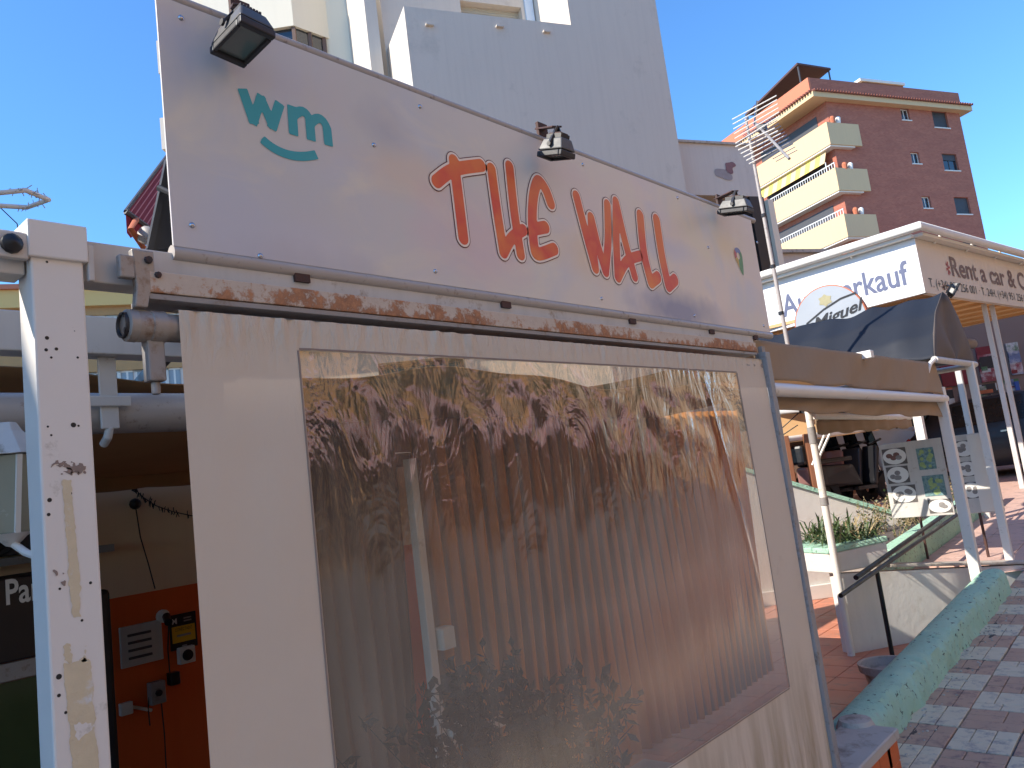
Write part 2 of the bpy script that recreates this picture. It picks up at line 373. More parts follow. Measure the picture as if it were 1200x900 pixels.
for i in range(NS+1):
    y = L0+(L1-L0)*i/NS; sc_ = 1.0 if 2 < i < NS-2 else (.93 if i in (0, NS) else .98)
    for dx, dz in prof:
        nn = mn.noise(Vector((dx*9, y*5, dz*9)))*.017+mn.noise(Vector((dx*26+5, y*15, dz*26)))*.013-max(0, mn.noise(Vector((dx*40+9, y*22, dz*40)))-.25)*.03
        vs.append((-1.645+dx*sc_+nn, y, gz(y)+(dz*sc_ if dz > 0 else dz)+nn*.8))
np_ = len(prof); fs = [(i*np_+k, (i+1)*np_+k, (i+1)*np_+k+1, i*np_+k+1) for i in range(NS) for k in range(np_-1)]
fs += [tuple(range(np_)), tuple(range((NS+1)*np_-1, NS*np_-1, -1))]
m_.add(vs, fs); tag(m_.build('kerb_wall', M['mint'], smooth=True), 'lumpy mint green painted low wall climbing beside the chequered pavement', 'low wall')
m_ = MB()   # strip of soil and rubble between wall and tiles
m_.grid(lambda u, v: (-1.54+.16*u, 3.9+6*v, gz(3.9+6*v)+.010+mn.noise(Vector((u*6, v*90, 0)))*.009), 5, 160)
kind(m_.build('soil_strip', M['dirt'], smooth=True), 'stuff')
m_ = MB()
for k in range(140):
    y = random.uniform(3.95, 8.2); x = -1.46+random.gauss(0, .05); r = random.uniform(.003, .010); m_.ball((x, y, gz(y)+.014+r*.3), r, 5, 3, (1, random.uniform(.6, 1.3), .7))
kind(m_.build('rubble', M['concrete']), 'stuff')
# concrete stub where parapet and green wall meet
m_ = MB(); m_.lathe((-1.60, 4.03, .30), [(.0, .13), (.075, .12), (.095, .08), (.1, 0)], 14); m_.build('mortar_lump', M['concrete'], par, smooth=True)

# ================================================================== SIGN
SF = Frame((-1.5, 0, 0), (0, 1))
SB0, SB1 = CAMZ+.572, CAMZ+1.142
N = NT('airbrush_print')
v0 = N.mapping((1, 1, 1)); y_ = N.sep()['Y']
nA = N.noise(1.7, 3, .5, v0, .4); nB = N.noise(2.6, 3, .55, N.mapping((1,1,1), loc=(4,7,2)), .6); nC = N.noise(3.4, 4, .6, N.mapping((1,.8,1.3), loc=(9,1,5)), .8)
t_ = N.math('DIVIDE', N.math('SUBTRACT', y_, .72), 2.86)
base = N.ramp(t_, [(0, s2l((206,201,196))), (.25, s2l((210,204,196))), (.42, s2l((224,212,198))), (.62, s2l((230,214,194))), (.85, s2l((232,214,184))), (1, s2l((224,208,182)))])
base = N.mix(N.ramp(nA, [(.5, 0), (.68, .4)]), base, s2l((230, 206, 206)))
base = N.mix(N.ramp(nB, [(.52, 0), (.72, .55)]), base, s2l((198, 200, 210)))
base = N.mix(N.ramp(nC, [(.55, 0), (.75, .5)]), base, s2l((236, 220, 192)))
# the broad violet-grey and cream sprays at the far lower end, and bluish one by the first lamp
def spot(base, cy, cz, ry, rz, col, amt):
    S_ = N.sep(); dy = N.math('DIVIDE', N.math('SUBTRACT', S_['Y'], cy), ry); dz = N.math('DIVIDE', N.math('SUBTRACT', S_['Z'], cz), rz)
    d = N.math('ADD', N.math('SQRT', N.math('ADD', N.math('MULTIPLY', dy, dy), N.math('MULTIPLY', dz, dz))), N.math('MULTIPLY', N.math('SUBTRACT', N.noise(6, 3, .6), .5), .9))
    return N.mix(N.ramp(d, [(.25, amt), (1.0, 0)]), base, s2l(col))
for px, py, ry, rz, col, amt in ((215,60,.09,.13,(160,166,190),.45),(450,150,.12,.1,(170,168,178),.45),(520,95,.1,.08,(160,160,182),.5),(360,330,.3,.12,(176,172,176),.5),(480,205,.25,.1,(226,200,176),.6),
        (800,365,.42,.11,(140,140,164),.85),(860,372,.2,.06,(226,204,188),.7),(780,290,.3,.07,(196,194,206),.5),(720,170,.2,.05,(196,176,190),.5),(560,280,.3,.2,(226,188,190),.5),(700,300,.3,.12,(232,202,168),.6),(300,280,.3,.2,(200,192,198),.35),(850,290,.18,.09,(232,206,160),.6)):
    a, b = SF.px(px, py); base = spot(base, a, b, ry, rz, col, amt)
N.l(base, N.b.inputs['Base Color']); N.b.inputs['Roughness'].default_value = .38; N.b.inputs['Specular IOR Level'].default_value = .35
N.l(N.bump(N.noise(3.5, 2, .5), .12, .02), N.b.inputs['Normal']); M['print'] = N.m
sign = thing('shop_sign', 'long airbrushed panel sign lettered THE WALL with a teal wm logo above the rusty beam', 'sign', (-1.52, 2.1, SB0))
YL, YR = .72, 3.585
m_ = MB(); m_.box(-1.505, -1.5, YL, YR, SB0, SB1-.012); m_.build('panel', M['print'], sign, bevel=.0008)
m_ = MB(); m_.tube([(-1.513, YL-.01, SB1), (-1.513, YR+.06, SB1)], .0125, 12); m_.build('top_rail', M['pipe'], sign, smooth=True)
m_ = MB(); m_.tube([(-1.512, YL+.0, SB0-.012), (-1.512, YR+.02, SB0-.012)], .0165, 12); m_.build('bottom_rail', M['pipe'], sign, smooth=True)
for y in (YL+.04, 1.9, YR-.02): m_ = MB(); m_.box(-1.54, -1.506, y-.012, y+.012, SB0, SB1-.02); m_.build('back_upright', M['grey_metal'], sign)
for px, py in ((212,21),(225,264),(305,300),(438,170),(492,125),(510,318),(705,350),(683,193),(794,232),(814,370),(895,382),(887,284),(830,290)):
    a, b = SF.px(px, py); m_ = MB(); m_.lathe(SF(a, b, 0), [(.0068, 0), (.0062, .0022), (.0035, .004), (.0, .0044)], 10, ax=(1,0,0)); m_.build('screw', M['chrome'], sign, smooth=True)
for y in (1.02, 1.72, 2.4, 3.0, 3.42): m_ = MB(); m_.box(-1.535, -1.50, y-.02, y+.02, CAMZ+.53, SB0-.02); m_.build('stand_off_bracket', M['rust_metal'], sign)
# --- lettering
def zp(o, s): return lambda x, y: SF.px(o[0]+x/s, o[1]+y/s)
Z = zp((440, 120), 2.5)
def strokes_field(sts, r, jit=0):
    segs = []
    for st in sts:
        rr = st[0] if not isinstance(st[0], tuple) else r; pts = st[1:] if not isinstance(st[0], tuple) else st
        P = [Z(*p) for p in pts]
        # Catmull-Rom smoothing
        Q = []
        for i in range(len(P)-1):
            p0 = P[max(i-1,0)]; p1 = P[i]; p2 = P[i+1]; p3 = P[min(i+2,len(P)-1)]
            for k in range(6):
                t = k/6; Q.append(tuple(.5*((2*p1[c])+(-p0[c]+p2[c])*t+(2*p0[c]-5*p1[c]+4*p2[c]-p3[c])*t*t+(-p0[c]+3*p1[c]-3*p2[c]+p3[c])*t**3) for c in (0,1)))
        Q.append(P[-1]); segs += [(Q[i], Q[i+1], rr) for i in range(len(Q)-1)]
    def f(A, B):
        d = np.full(A.shape, 9.)
        for p, q, rr in segs: d = np.minimum(d, sd_seg(A, B, p, q, rr))
        return d
    al = [c for s_ in segs for c in (s_[0], s_[1])]; a = [c[0] for c in al]; b = [c[1] for c in al]
    return f, (min(a)-.06, max(a)+.06, min(b)-.06, max(b)+.06)
N = NT('letter_fill'); S_ = N.sep(); tt = N.math('ADD', N.math('MULTIPLY', N.math('SUBTRACT', S_['Z'], SB0), 1.2), N.math('MULTIPLY', N.noise(7, 3, .5), .9))
N.l(N.ramp(tt, [(.42, s2l((240, 134, 66))), (.66, s2l((222, 78, 62))), (.9, s2l((232, 118, 60)))]), N.b.inputs['Base Color']); N.b.inputs['Roughness'].default_value = .4; M['letter_fill'] = N.m
M['letter_line'] = mat('letter_line', (92, 30, 34), .45, .05, 10, 0); M['letter_gap'] = mat('letter_gap', (246, 226, 208), .45, .03, 10, 0)
LET = {'T': (.0225, [((178,232),(228,198),(308,185)), ((228,172),(243,290),(256,398))]),
 'H': (.0215, [((338,195),(355,320),(374,440)), ((391,188),(405,320),(424,446)), ((374,440),(398,398),(432,374))]),
 'E': (.024, [((512,296),(497,256),(476,232),(462,272),(458,345),(464,425),(476,445),(522,430)), ((462,372),(496,366))]),
 'W': (.023, [((587,275),(614,380),(643,486)), ((643,486),(634,410),(630,338)), ((630,338),(650,420),(673,496)), ((673,496),(680,400),(678,300))]),
 'A': (.0235, [((703,292),(704,400),(709,512)), ((703,292),(728,400),(758,510)), ((709,512),(735,466),(772,450))]),
 'L1': (.027, [((774,332),(785,440),(806,528)), ((806,528),(826,512))]), 'L2': (.0285, [((822,345),(838,450),(857,538)), ((857,538),(876,520))])}
for k_, (r_, st) in LET.items():
    for nm, dr, c, mt in (('letter_outline', .0092, .0012, M['letter_line']), ('letter_border', .0064, .0018, M['letter_gap']), ('letter', 0, .0024, M['letter_fill'])):
        f, bx = strokes_field(st, r_*.89); field_mesh(lambda A, B: f(A, B)-dr, bx, .0045, SF, c, nm, mt, sign)
# --- wm logo
M['teal'] = mat('teal_print', (44, 160, 168), .42, .03, 3, 0)
Z = zp((160, 0), 3.0)
def butt_field(segs):
    def f(A, B):
        d = np.full(A.shape, 9.)
        for t, p, q, r in segs: d = np.minimum(d, (sd_butt if t == 'b' else sd_seg)(A, B, Z(*p), Z(*q), r))
        return d
    return f
def bx_of(pts):
    q = [Z(*p) for p in pts]; return (min(a for a,b in q)-.03, max(a for a,b in q)+.03, min(b for a,b in q)-.03, max(b for a,b in q)+.03)
RR = .0128
wseg = [('b',(371,312),(414,436),RR),('b',(407,436),(439,336),RR*.9),('b',(433,338),(482,452),RR*.95),('b',(474,454),(503,362),RR)]
field_mesh(butt_field(wseg), bx_of([(357,312),(517,456)]), .003, SF, .0013, 'logo_letter', M['teal'], sign)
mseg = [('b',(545,372),(552,476),RR),('b',(608,425),(614,495),RR),('b',(668,445),(675,513),RR)]
def arc(p0, pc, p1, n=8): return [tuple((1-t)**2*p0[c]+2*t*(1-t)*pc[c]+t*t*p1[c] for c in (0,1)) for t in [i/n for i in range(n+1)]]
for A_ in (arc((550,408),(590,368),(608,425)), arc((610,436),(645,392),(668,448))): mseg += [('s', A_[i], A_[i+1], RR*.93) for i in range(len(A_)-1)]
field_mesh(butt_field(mseg), bx_of([(535,360),(690,515)]), .003, SF, .0013, 'logo_letter', M['teal'], sign)
A_ = arc((441,490),(525,570),(632,544), 14); field_mesh(butt_field([('b' if i in (0, 13) else 's', A_[i], A_[i+1], RR*.88) for i in range(14)]), bx_of([(435,480),(640,575)]), .003, SF, .0013, 'smile', M['teal'], sign)
# --- map pin
pc = SF.px(865, 300); tipp = SF.px(871, 323); R0 = .040
def pin(A, B):
    d = sd_seg(A, B, pc, pc, R0)
    for k in range(1, 16): t = k/16; d = np.minimum(d, sd_seg(A, B, (pc[0]+(tipp[0]-pc[0])*t, pc[1]+(tipp[1]-pc[1])*t), (pc[0]+(tipp[0]-pc[0])*t, pc[1]+(tipp[1]-pc[1])*t), R0*(1-t)**.75))
    return np.maximum(d, .0165-np.hypot(A-pc[0], B-pc[1]))
def sect(lo, hi): return lambda A, B: np.maximum(pin(A, B), -np.minimum(np.sin(np.arctan2(B-pc[1], A-pc[0])-lo), np.sin(hi-np.arctan2(B-pc[1], A-pc[0])))*np.hypot(A-pc[0], B-pc[1]))
for lo, hi, c in ((40,140,(112,120,160)),(140,205,(190,84,72)),(205,262,(206,166,70)),(262,400,(92,140,84))):
    field_mesh(sect(math.radians(lo), math.radians(hi)), (pc[0]-.05, pc[0]+.05, pc[1]-.12, pc[1]+.05), .002, SF, .0013, 'map_pin_segment', mat('pin_print', c, .45, .03, 3, 0), sign)
# ------------------------------------------------------------------ floodlights on the sign's top rail
M['lamp_glass'] = mat('lamp_glass', (96, 104, 100), .18, .15, 9, .05, spec=.7); M['lamp_grey'] = mat('lamp_grey', (84, 82, 80), .5, .12, 12, .1, dirt=(80, 70, 66), dirt_amt=.4, dirt_scale=20)
def floodlight(label, y, c, nrm, upv, w_=.085, h_=.062, grp='floodlights clamped to the sign rail', body='lamp_grey', z0=SB1, x0=-1.513, arm=True):
    t = thing('floodlight', label, 'floodlight', (x0, y, z0), grp); c = np.array(c, float); n = nz(nrm); a = nz(np.cross(upv, n)); b = np.cross(n, a)
    def R(s_, d, sx=1, sy=1): return [c+a*w_*sx*i+b*h_*sy*j+n*d for i, j in ((-1,-1),(1,-1),(1,1),(-1,1))]
    m_ = MB(); m_.hexa(R(0, -.042, .74, .74)+R(0, -.004)); m_.build('housing', M[body], t, bevel=.004)
    m_ = MB()
    for q in range(-3, 4): m_.obox(c+a*w_*.18*q-n*.042, a*.0025, b*h_*.6, n*.014)
    m_.build('cooling_fins', M['dark_metal'], t)
    f_ = MB()
    f_.obox(c+b*h_*.9+n*.008, a*w_*1.02, b*h_*.12, n*.009); f_.obox(c-b*h_*.9+n*.008, a*w_*1.02, b*h_*.12, n*.009)
    f_.obox(c+a*w_*.9+n*.008, a*w_*.12, b*h_*.77, n*.0088); f_.obox(c-a*w_*.9+n*.008, a*w_*.12, b*h_*.77, n*.0088)
    f_.build('bezel', M['dark_metal'], t, bevel=.003)
    m_ = MB(); m_.obox(c+n*.006, a*w_*.79, b*h_*.79, n*.003); m_.build('glass', M['lamp_glass'], t)
    if arm:
        p = np.array((x0, y, z0+.012)); e = c-n*.055
        m_ = MB(); m_.bar(p, p+np.array((0,0,.05)), .05, .012, (1,0,0)); m_.bar(p+np.array((-.01,0,.035)), e+np.array((0,0,.03)), .035, .006); m_.build('bracket', M['rust_metal'], t, bevel=.002)
        m_ = MB()
        for s_ in (-1, 1): m_.bar(e+np.array((0,0,.03))+a*w_*.0, c+a*w_*1.12*s_-n*.02, .014, .006); m_.tube([c+a*w_*1.06*s_-n*.02, c+a*w_*1.2*s_-n*.02], .008, 8)
        m_.build('yoke', M['dark_metal'], t)
        m_ = MB(); m_.obox(e+n*.008, a*.02, b*.026, n*.014); m_.build('junction_box', M['rust_metal'], t, bevel=.003)
    return t
floodlight('grey floodlight above the teal wm logo with its glass facing down', .925, onx(284, 46, -1.40), (.06,-.10,-1), (1,0,0), .040, .066)
floodlight('floodlight over the middle of the sign above the letters THE, tipped toward the panel', 2.03, onx(652, 179, -1.41), (-.30,.0,-.95), (1,0,0), .036, .05)
floodlight('edge-on floodlight at the far end of the sign near the map pin', 3.30, onx(862, 246, -1.40), (-.22,.0,-.97), (1,0,0), .034, .07)

# ================================================================== NEAR STEEL FRAME
N = NT('rusty_paint'); S_ = N.sep(); n1 = N.noise(20, 8, .75); n2 = N.noise(40, 6, .7); big = N.noise(2.2, 3, .5, None)
k1 = N.math('ADD', N.math('MULTIPLY', N.math('SUBTRACT', S_['Y'], 1.2), .018), n1); k1 = N.math('ADD', N.math('MULTIPLY', N.math('SUBTRACT', CAMZ+.482, S_['Z']), 3.2), k1); k1 = N.math('ADD', k1, N.math('MULTIPLY', N.math('SUBTRACT', big, .5), .45))
cc = N.mix(n2, s2l((214, 196, 176)), s2l((192, 172, 152))); cc = N.mix(N.ramp(k1, [(.465, 0), (.55, .92)]), cc, N.ramp(n2, [(.35, s2l((118, 72, 44))), (.65, s2l((190, 128, 84)))]))
N.l(cc, N.b.inputs['Base Color']); N.b.inputs['Roughness'].default_value = .8; N.l(N.bump(k1, .6, .004), N.b.inputs['Normal']); M['rusty'] = N.m
fr = thing('beam_structure', 'white painted steel beams and tubes carrying the sign and the near awning', 'metal frame', (-1.55, 2, CAMZ+.4))
B0 = CAMZ
m_ = MB(); m_.box(-1.565, -1.508, .545, 3.40, B0+.480, B0+.560); m_.box(-1.565, -1.508, -3.2, .452, B0+.480, B0+.560); m_.build('front_beam', M['old_white'], fr, bevel=.003)
m_ = MB(); m_.box(-1.507, -1.475, .655, 3.345, B0+.462, B0+.505); m_.build('rusty_rail', M['rusty'], fr, bevel=.002)
m_ = MB(); m_.box(-1.565, -1.478, .655, 3.345, B0+.449, B0+.460); m_.build('rail_flange', M['grey_metal'], fr, bevel=.001)
m_ = MB(); m_.box(-2.06, -1.99, -3.2, 1.02, B0+.452, B0+.547); m_.build('rear_beam', M['old_white'], fr, bevel=.003)
for y in (-.9, .98, ):
    m_ = MB(); m_.box(-1.99, -1.566, y-.02, y+.02, B0+.49, B0+.54); m_.build('cross_beam', M['dark_metal'], fr, bevel=.002)
for y, l in ((.93,1),):
    m_ = MB(); m_.bar((-2.0, y, B0+.47), (-3.1, y+.25, B0+.44), .03, .03); m_.build('strut', M['dark_metal'], fr)
m_ = MB(); m_.box(-1.50, -1.452, 3.378, 3.425, .40, B0+.46); m_.build('end_post', M['grey_metal'], fr, bevel=.003)
# near post
post = thing('steel_post', 'square white post with bolt holes, scratches and tan tape residue at the near corner', 'post', (-1.51, .50, FZ))
m_ = MB(); m_.box(-1.56, -1.488, .455, .542, FZ, B0+.53); m_.build('shaft', M['white_paint'], post, bevel=.004)
m_ = MB(); m_.box(-1.568, -1.480, .450, .549, B0+.508, B0+.577); m_.build('cap_sleeve', M['white_paint'], post, bevel=.003)
m_ = MB(); m_.box(-1.500, -1.484, .400, .452, B0+.502, B0+.55); m_.build('socket_plate', M['old_white'], post, bevel=.003)
m_ = MB(); m_.lathe((-1.484, .425, B0+.526), [(.018, 0), (.017, .008), (.009, .014), (0, .016)], 12, (1,.1,0)); m_.build('plug', M['black_paint'], post, smooth=True)
m_ = MB(); m_.box(-1.50, -1.484, .549, .560, B0+.475, B0+.545); m_.build('side_clip', M['old_white'], post, bevel=.002)
PF = Frame((-1.488, 0, 0), (0, 1))
M['residue'] = mat('tape_residue', (216, 198, 164), .7, .12, 30, .4, 120, dirt=(218, 214, 210), dirt_amt=.25, dirt_scale=22)
M['scuff'] = mat('scuff', (148, 128, 116), .8, .2, 40, .2)
for px, py, r_ in ((55,307,.0022),(55,396,.0035),(54,410,.003),(66,409,.003),(60,419,.0022),(91,419,.0022),(86,498,.0045),(56,500,.002),(60,510,.002),(58,586,.0038),(82,578,.0034),(57,603,.003),(82,643,.0034),(106,683,.0026),(96,727,.0024),(70,690,.0022),(69,793,.0046),(69,815,.003),(88,811,.003),(77,835,.0026),(92,499,.002)):
    a, b = PF.px(px, py); m_ = MB(); m_.lathe(PF(a, b, .0004), [(r_, 0), (r_*.7, -.0002), (0, -.0003)], 10, (1,0,0)); m_.build('bolt_hole', M['black_print'], post)
def patch(px0, py0, px1, py1, r_, amp, sd, mt, c=.0007, name='tape_residue'):
    p = PF.px(px0, py0); q = PF.px(px1, py1); lu = lumps(sd, 110, amp); lu2 = lumps(sd+50, 500, amp*.7)
    field_mesh(lambda A, B: sd_butt(A, B, p, q, r_)+lu(A, B)+lu2(A, B), (min(p[0],q[0])-r_*2, max(p[0],q[0])+r_*2, min(p[1],q[1])-.03, max(p[1],q[1])+.03), .0022, PF, c, name, mt, post)
patch(78, 563, 90, 724, .0075, .0009, 3, M['residue']); patch(91, 775, 101, 905, .0205, .0016, 8, M['residue']); 
patch(77, 757, 78, 775, .004, .003, 4, M['residue']); patch(99, 760, 100, 775, .004, .003, 6, M['residue'])
patch(62, 545, 96, 549, .004, .0045, 11, M['scuff'], .0009, 'scratch'); patch(66, 555, 98, 552, .002, .004, 12, M['scuff'], .0009, 'scratch')
patch(71, 674, 73, 684, .006, .005, 14, M['scuff'], .0011, 'scratch'); patch(83, 380, 88, 390, .003, .002, 15, M['grey_metal'], .0009, 'scratch')
patch(89, 855, 104, 858, .010, .003, 17, M['white_paint'], .0011, 'paint_fleck')
# ================================================================== ROLL-DOWN CURTAIN
cur = thing('roll_down_curtain', 'beige fabric blind with a large clear plastic window hanging from a roller tube', 'blind', (-1.48, 2.05, .40))
RYC, RZC = -1.500, B0+.398
CT, CB = B0+.428, .405
CL, CR = .705, 3.375
WL, WR, WT, WB = .972, 3.09, B0+.358, B0-.925
N = NT('curtain_fabric'); S_ = N.sep(); n1 = N.noise(1.2, 5, .6); 
cc = N.mix(n1, s2l((214, 197, 176)), s2l((224, 207, 186)))
wst = N.noise(1, 6, .65, N.mapping((1, 9, 1.2)))
low = N.ramp(S_['Z'], [(.5, 1), (1.4, 0)])
cc = N.mix(N.math('MULTIPLY', N.ramp(wst, [(.42, 0), (.62, .85)]), low), cc, s2l((158, 134, 100)))
cc = N.mix(N.ramp(N.noise(5, 7, .7), [(.6, 0), (.78, .35)]), cc, s2l((164, 148, 134)))
tr = N.n('ShaderNodeBsdfTranslucent'); N.l(cc, tr.inputs[0]); N.l(cc, N.b.inputs['Base Color']); N.b.inputs['Roughness'].default_value = .85
pk_ = N.noise(1, 4, .6, N.mapping((1, 38, 9), (math.radians(-22),0,0)), .8); hm_ = N.ramp(N.math('SUBTRACT', S_['Z'], CT-.13), [(0, 0), (.10, 1)])
bm = N.bump(N.math('MULTIPLY', pk_, N.math('ADD', hm_, .12)), .8, .012, N.bump(N.noise(3, 3, .5), .35, .03, N.bump(N.noise(260, 2, .5), .25, .001))); N.l(bm, N.b.inputs['Normal'])
mx = N.n('ShaderNodeMixShader'); mx.inputs[0].default_value = .08; N.l(N.b.outputs[0], mx.inputs[1]); N.l(tr.outputs[0], mx.inputs[2]); N.l(mx.outputs[0], N.o.inputs[0]); M['curtain'] = N.m
prng = np.random.default_rng(12)
KF = prng.uniform(70, 190, 9); KP = prng.uniform(0, 6.28, 9); KS = prng.uniform(-28, 28, 9)
def fab_off(y, z):
    top = math.exp(-((CT-z)/.07)**2) if z < CT else 1
    bot = math.exp(-((z-CB)/.20)**2)
    am = .5+.5*math.sin(y*7.3+1)*math.sin(y*2.9)
    s_ = sum(math.sin(y*KF[i]+z*KS[i]+KP[i]) for i in range(9))/9
    s2_ = sum(math.sin(y*KF[i]*.22+z*KS[i]*.3+KP[i]) for i in range(9))/9
    e = .004*math.sin(z*3.1+y)+.003*math.sin(y*2.2+z*1.3)
    return s_*(.013*top*am+.0035*bot)+s2_*(.006*bot+.002)+e
FX = -1.468
def lerp_grid(y0f, y1f, z0, z1, nu, nv, dx=0):
    m_ = MB(); m_.grid(lambda i, j: (FX+dx+fab_off(y0f+(y1f-y0f)*i, z0+(z1-z0)*j), y0f+(y1f-y0f)*i, z0+(z1-z0)*j), nu, nv); return m_
top = lerp_grid(CL, CR, WT-.0, CT, 620, 22)
# wrap over the roller
def wrap(i, j):
    t = pi*.5*j; y = CL+(CR-CL)*i; return (RYC+.032*math.cos(t)*1.0, y, CT+.003*math.sin(t)) 
top.grid(wrap, 60, 6); top.build('top_hem', M['curtain'], cur, smooth=True)
lerp_grid(CL, WL, CB, WT, 30, 150).build('side_border', M['curtain'], cur, smooth=True)
lerp_grid(WR, CR, CB, WT, 30, 150).build('side_border', M['curtain'], cur, smooth=True)
lerp_grid(WL, WR, CB, WB, 360, 40).build('bottom_border', M['curtain'], cur, smooth=True)
M['stitch'] = mat('seam', (150, 132, 120), .9, .1)
m_ = MB()
for y0, z0, y1, z1 in ((WL, WT+.004, WR, WT+.004), (WL-.004, WB, WL-.004, WT), (WR+.004, WB, WR+.004, WT), (WL, WB-.004, WR, WB-.004)):
    n_ = 80; pts = [(y0+(y1-y0)*i/n_, z0+(z1-z0)*i/n_) for i in range(n_+1)]
    for (a, b), (c, d) in zip(pts, pts[1:]): m_.bar((FX+.0012+fab_off(a, b), a, b), (FX+.0012+fab_off(c, d), c, d), .004, .0016, (1,0,0))
m_.build('seam', M['stitch'], cur)
# clear vinyl
N = NT('clear_vinyl'); S_ = N.sep()
n1 = N.noise(1, 3, .55, N.mapping((1, 6.5, 3), (math.radians(24),0,0)), 2.2); n2 = N.noise(1, 4, .6, N.mapping((1, 34, 7), (math.radians(-12),0,0)), 1.2); n3 = N.noise(1, 2, .5, N.mapping((1, 2.5, 2)))
zz = N.ramp(N.math('MULTIPLY', N.math('SUBTRACT', S_['Z'], .83), .78), [(0, .10), (.45, .16), (.72, .6), (1, .75)])
h = N.math('ADD', N.math('MULTIPLY', n1, 1.0), N.math('ADD', N.math('MULTIPLY', n2, .09), N.math('MULTIPLY', n3, 1.6)))
bp = N.n('ShaderNodeBump'); bp.inputs['Distance'].default_value = .020; N.l(N.math('MULTIPLY', zz, .42), bp.inputs['Strength']); N.l(h, bp.inputs['Height'])
gl = N.n('ShaderNodeBsdfGlossy'); N.l(N.ramp(N.math('MULTIPLY', N.math('SUBTRACT', S_['Z'], .83), .78), [(.1, .24), (.5, .16), (.8, .05)]), gl.inputs['Roughness']); gl.inputs[0].default_value = (1, 1, 1, 1); N.l(bp.outputs[0], gl.inputs['Normal'])
tp = N.n('ShaderNodeBsdfTransparent'); tp.inputs[0].default_value = (.78, .71, .64, 1)
df = N.n('ShaderNodeBsdfDiffuse'); df.inputs[0].default_value = (.62, .54, .44, 1)
fz = N.n('ShaderNodeFresnel'); fz.inputs['IOR'].default_value = 1.5; N.l(bp.outputs[0], fz.inputs['Normal'])
mx1 = N.n('ShaderNodeMixShader'); haze_ = N.ramp(N.noise(1, 6, .65, N.mapping((1, 14, 2.2))), [(.35, .08), (.75, .22)]); N.l(haze_, mx1.inputs[0]); N.l(tp.outputs[0], mx1.inputs[1]); N.l(df.outputs[0], mx1.inputs[2])
mx2 = N.n('ShaderNodeMixShader'); N.l(N.math('MULTIPLY', fz.outputs[0], 3.2, True), mx2.inputs[0]); N.l(mx1.outputs[0], mx2.inputs[1]); N.l(gl.outputs[0], mx2.inputs[2]); N.l(mx2.outputs[0], N.o.inputs[0]); M['vinyl'] = N.m
VF = prng.uniform(7, 40, 12); VP = prng.uniform(0, 6.28, 12); VS = prng.uniform(-9, 9, 12)
def vin(i, j):
    y = WL+(WR-WL)*i; z = WB+(WT-WB)*j
    tp_ = max(0, (z-1.45)/.65); s_ = sum(math.sin(y*VF[k]+z*VS[k]*(1+tp_)+VP[k]) for k in range(12))/12
    q_ = math.exp(-((y-2.78-.22*(WT-z))/.018)**2)*.010*max(0,min(1,(z-1.2)*2))
    edge = min(i, 1-i, j, 1-j)*12; edge = min(edge, 1)
    return (FX-.001+fab_off(y, z)*(1-edge)+edge*(.004*math.sin(z*3.1+y)+.003*math.sin(y*2.2+z*1.3)+s_*(.0015+.005*tp_)+q_), y, z)
m_ = MB(); m_.grid(vin, 420, 220); m_.build('clear_window', M['vinyl'], cur, smooth=True)
m_ = MB(); m_.tube([(RYC, CL-.003, RZC), (RYC, CR+.01, RZC)], .028, 16); m_.build('roller_tube', M['cast_metal'], cur, smooth=True)
e_ = MB(); e_.lathe((RYC, .612, RZC), [(.0, 0), (.024, 0), (.031, .004), (.032, .02), (.031, .021), (.031, .045), (.0325, .046), (.0325, .074), (.028, .075), (.028, .1)], 22, (0,1,0)); e_.build('gear_head', M['cast_metal'], cur, smooth=True)
m_ = MB(); m_.lathe((RYC, .609, RZC), [(.019, .002), (.021, -.002), (.025, -.002), (.026, .003)], 18, (0,1,0)); m_.lathe((RYC+.015, .607, RZC-.013), [(0,0),(.006,0),(.006,.006)], 8, (0,1,0)); m_.lathe((RYC+.012, .607, RZC+.018), [(0,0),(.005,0),(.005,.006)], 8, (0,1,0)); m_.build('gear_cover', M['dark_metal'], cur, smooth=True)
m_ = MB(); m_.prism([(-1.475, .625, B0+.545), (-1.475, .668, B0+.545), (-1.475, .668, B0+.49), (-1.475, .655, B0+.455), (-1.475, .650, B0+.43), (-1.475, .625, B0+.43), (-1.475, .63, B0+.47)], (-.018, 0, 0)); m_.box(-1.49, -1.472, .600, .628, B0+.485, B0+.53); m_.build('wall_bracket', M['cast_metal'], cur, bevel=.003)
m_ = MB(); m_.box(-1.52, -1.49, .650, .684, B0+.290, B0+.38); m_.tube([(-1.505, .667, B0+.29), (-1.505, .667, B0+.265)], .009, 8); m_.build('crank_eye', M['grey_metal'], cur, bevel=.004)
m_ = MB(); m_.lathe((-1.474, .655, B0+.525), [(0, .007), (.007, .006), (.008, 0)], 8, (1,0,0)); m_.lathe((-1.474, .672, B0+.497), [(0, .006), (.006, .005), (.007, 0)], 8, (1,0,0)); m_.build('bolt', M['rust_metal'], cur)
m_ = MB(); m_.tube([(FX-.004, CL+.01, CB-.002), (FX-.004, CR-.01, CB-.002)], .011, 10); m_.build('bottom_bar', M['grey_metal'], cur, smooth=True)
m_ = MB(); m_.lathe((RYC, CR+.004, RZC), [(0, .03), (.02, .03), (.03, .024), (.03, 0)], 14, (0,1,0)); m_.box(-1.49, -1.47, 3.39, 3.42, B0+.37, B0+.49); m_.build('end_bracket', M['cast_metal'], cur, smooth=True)
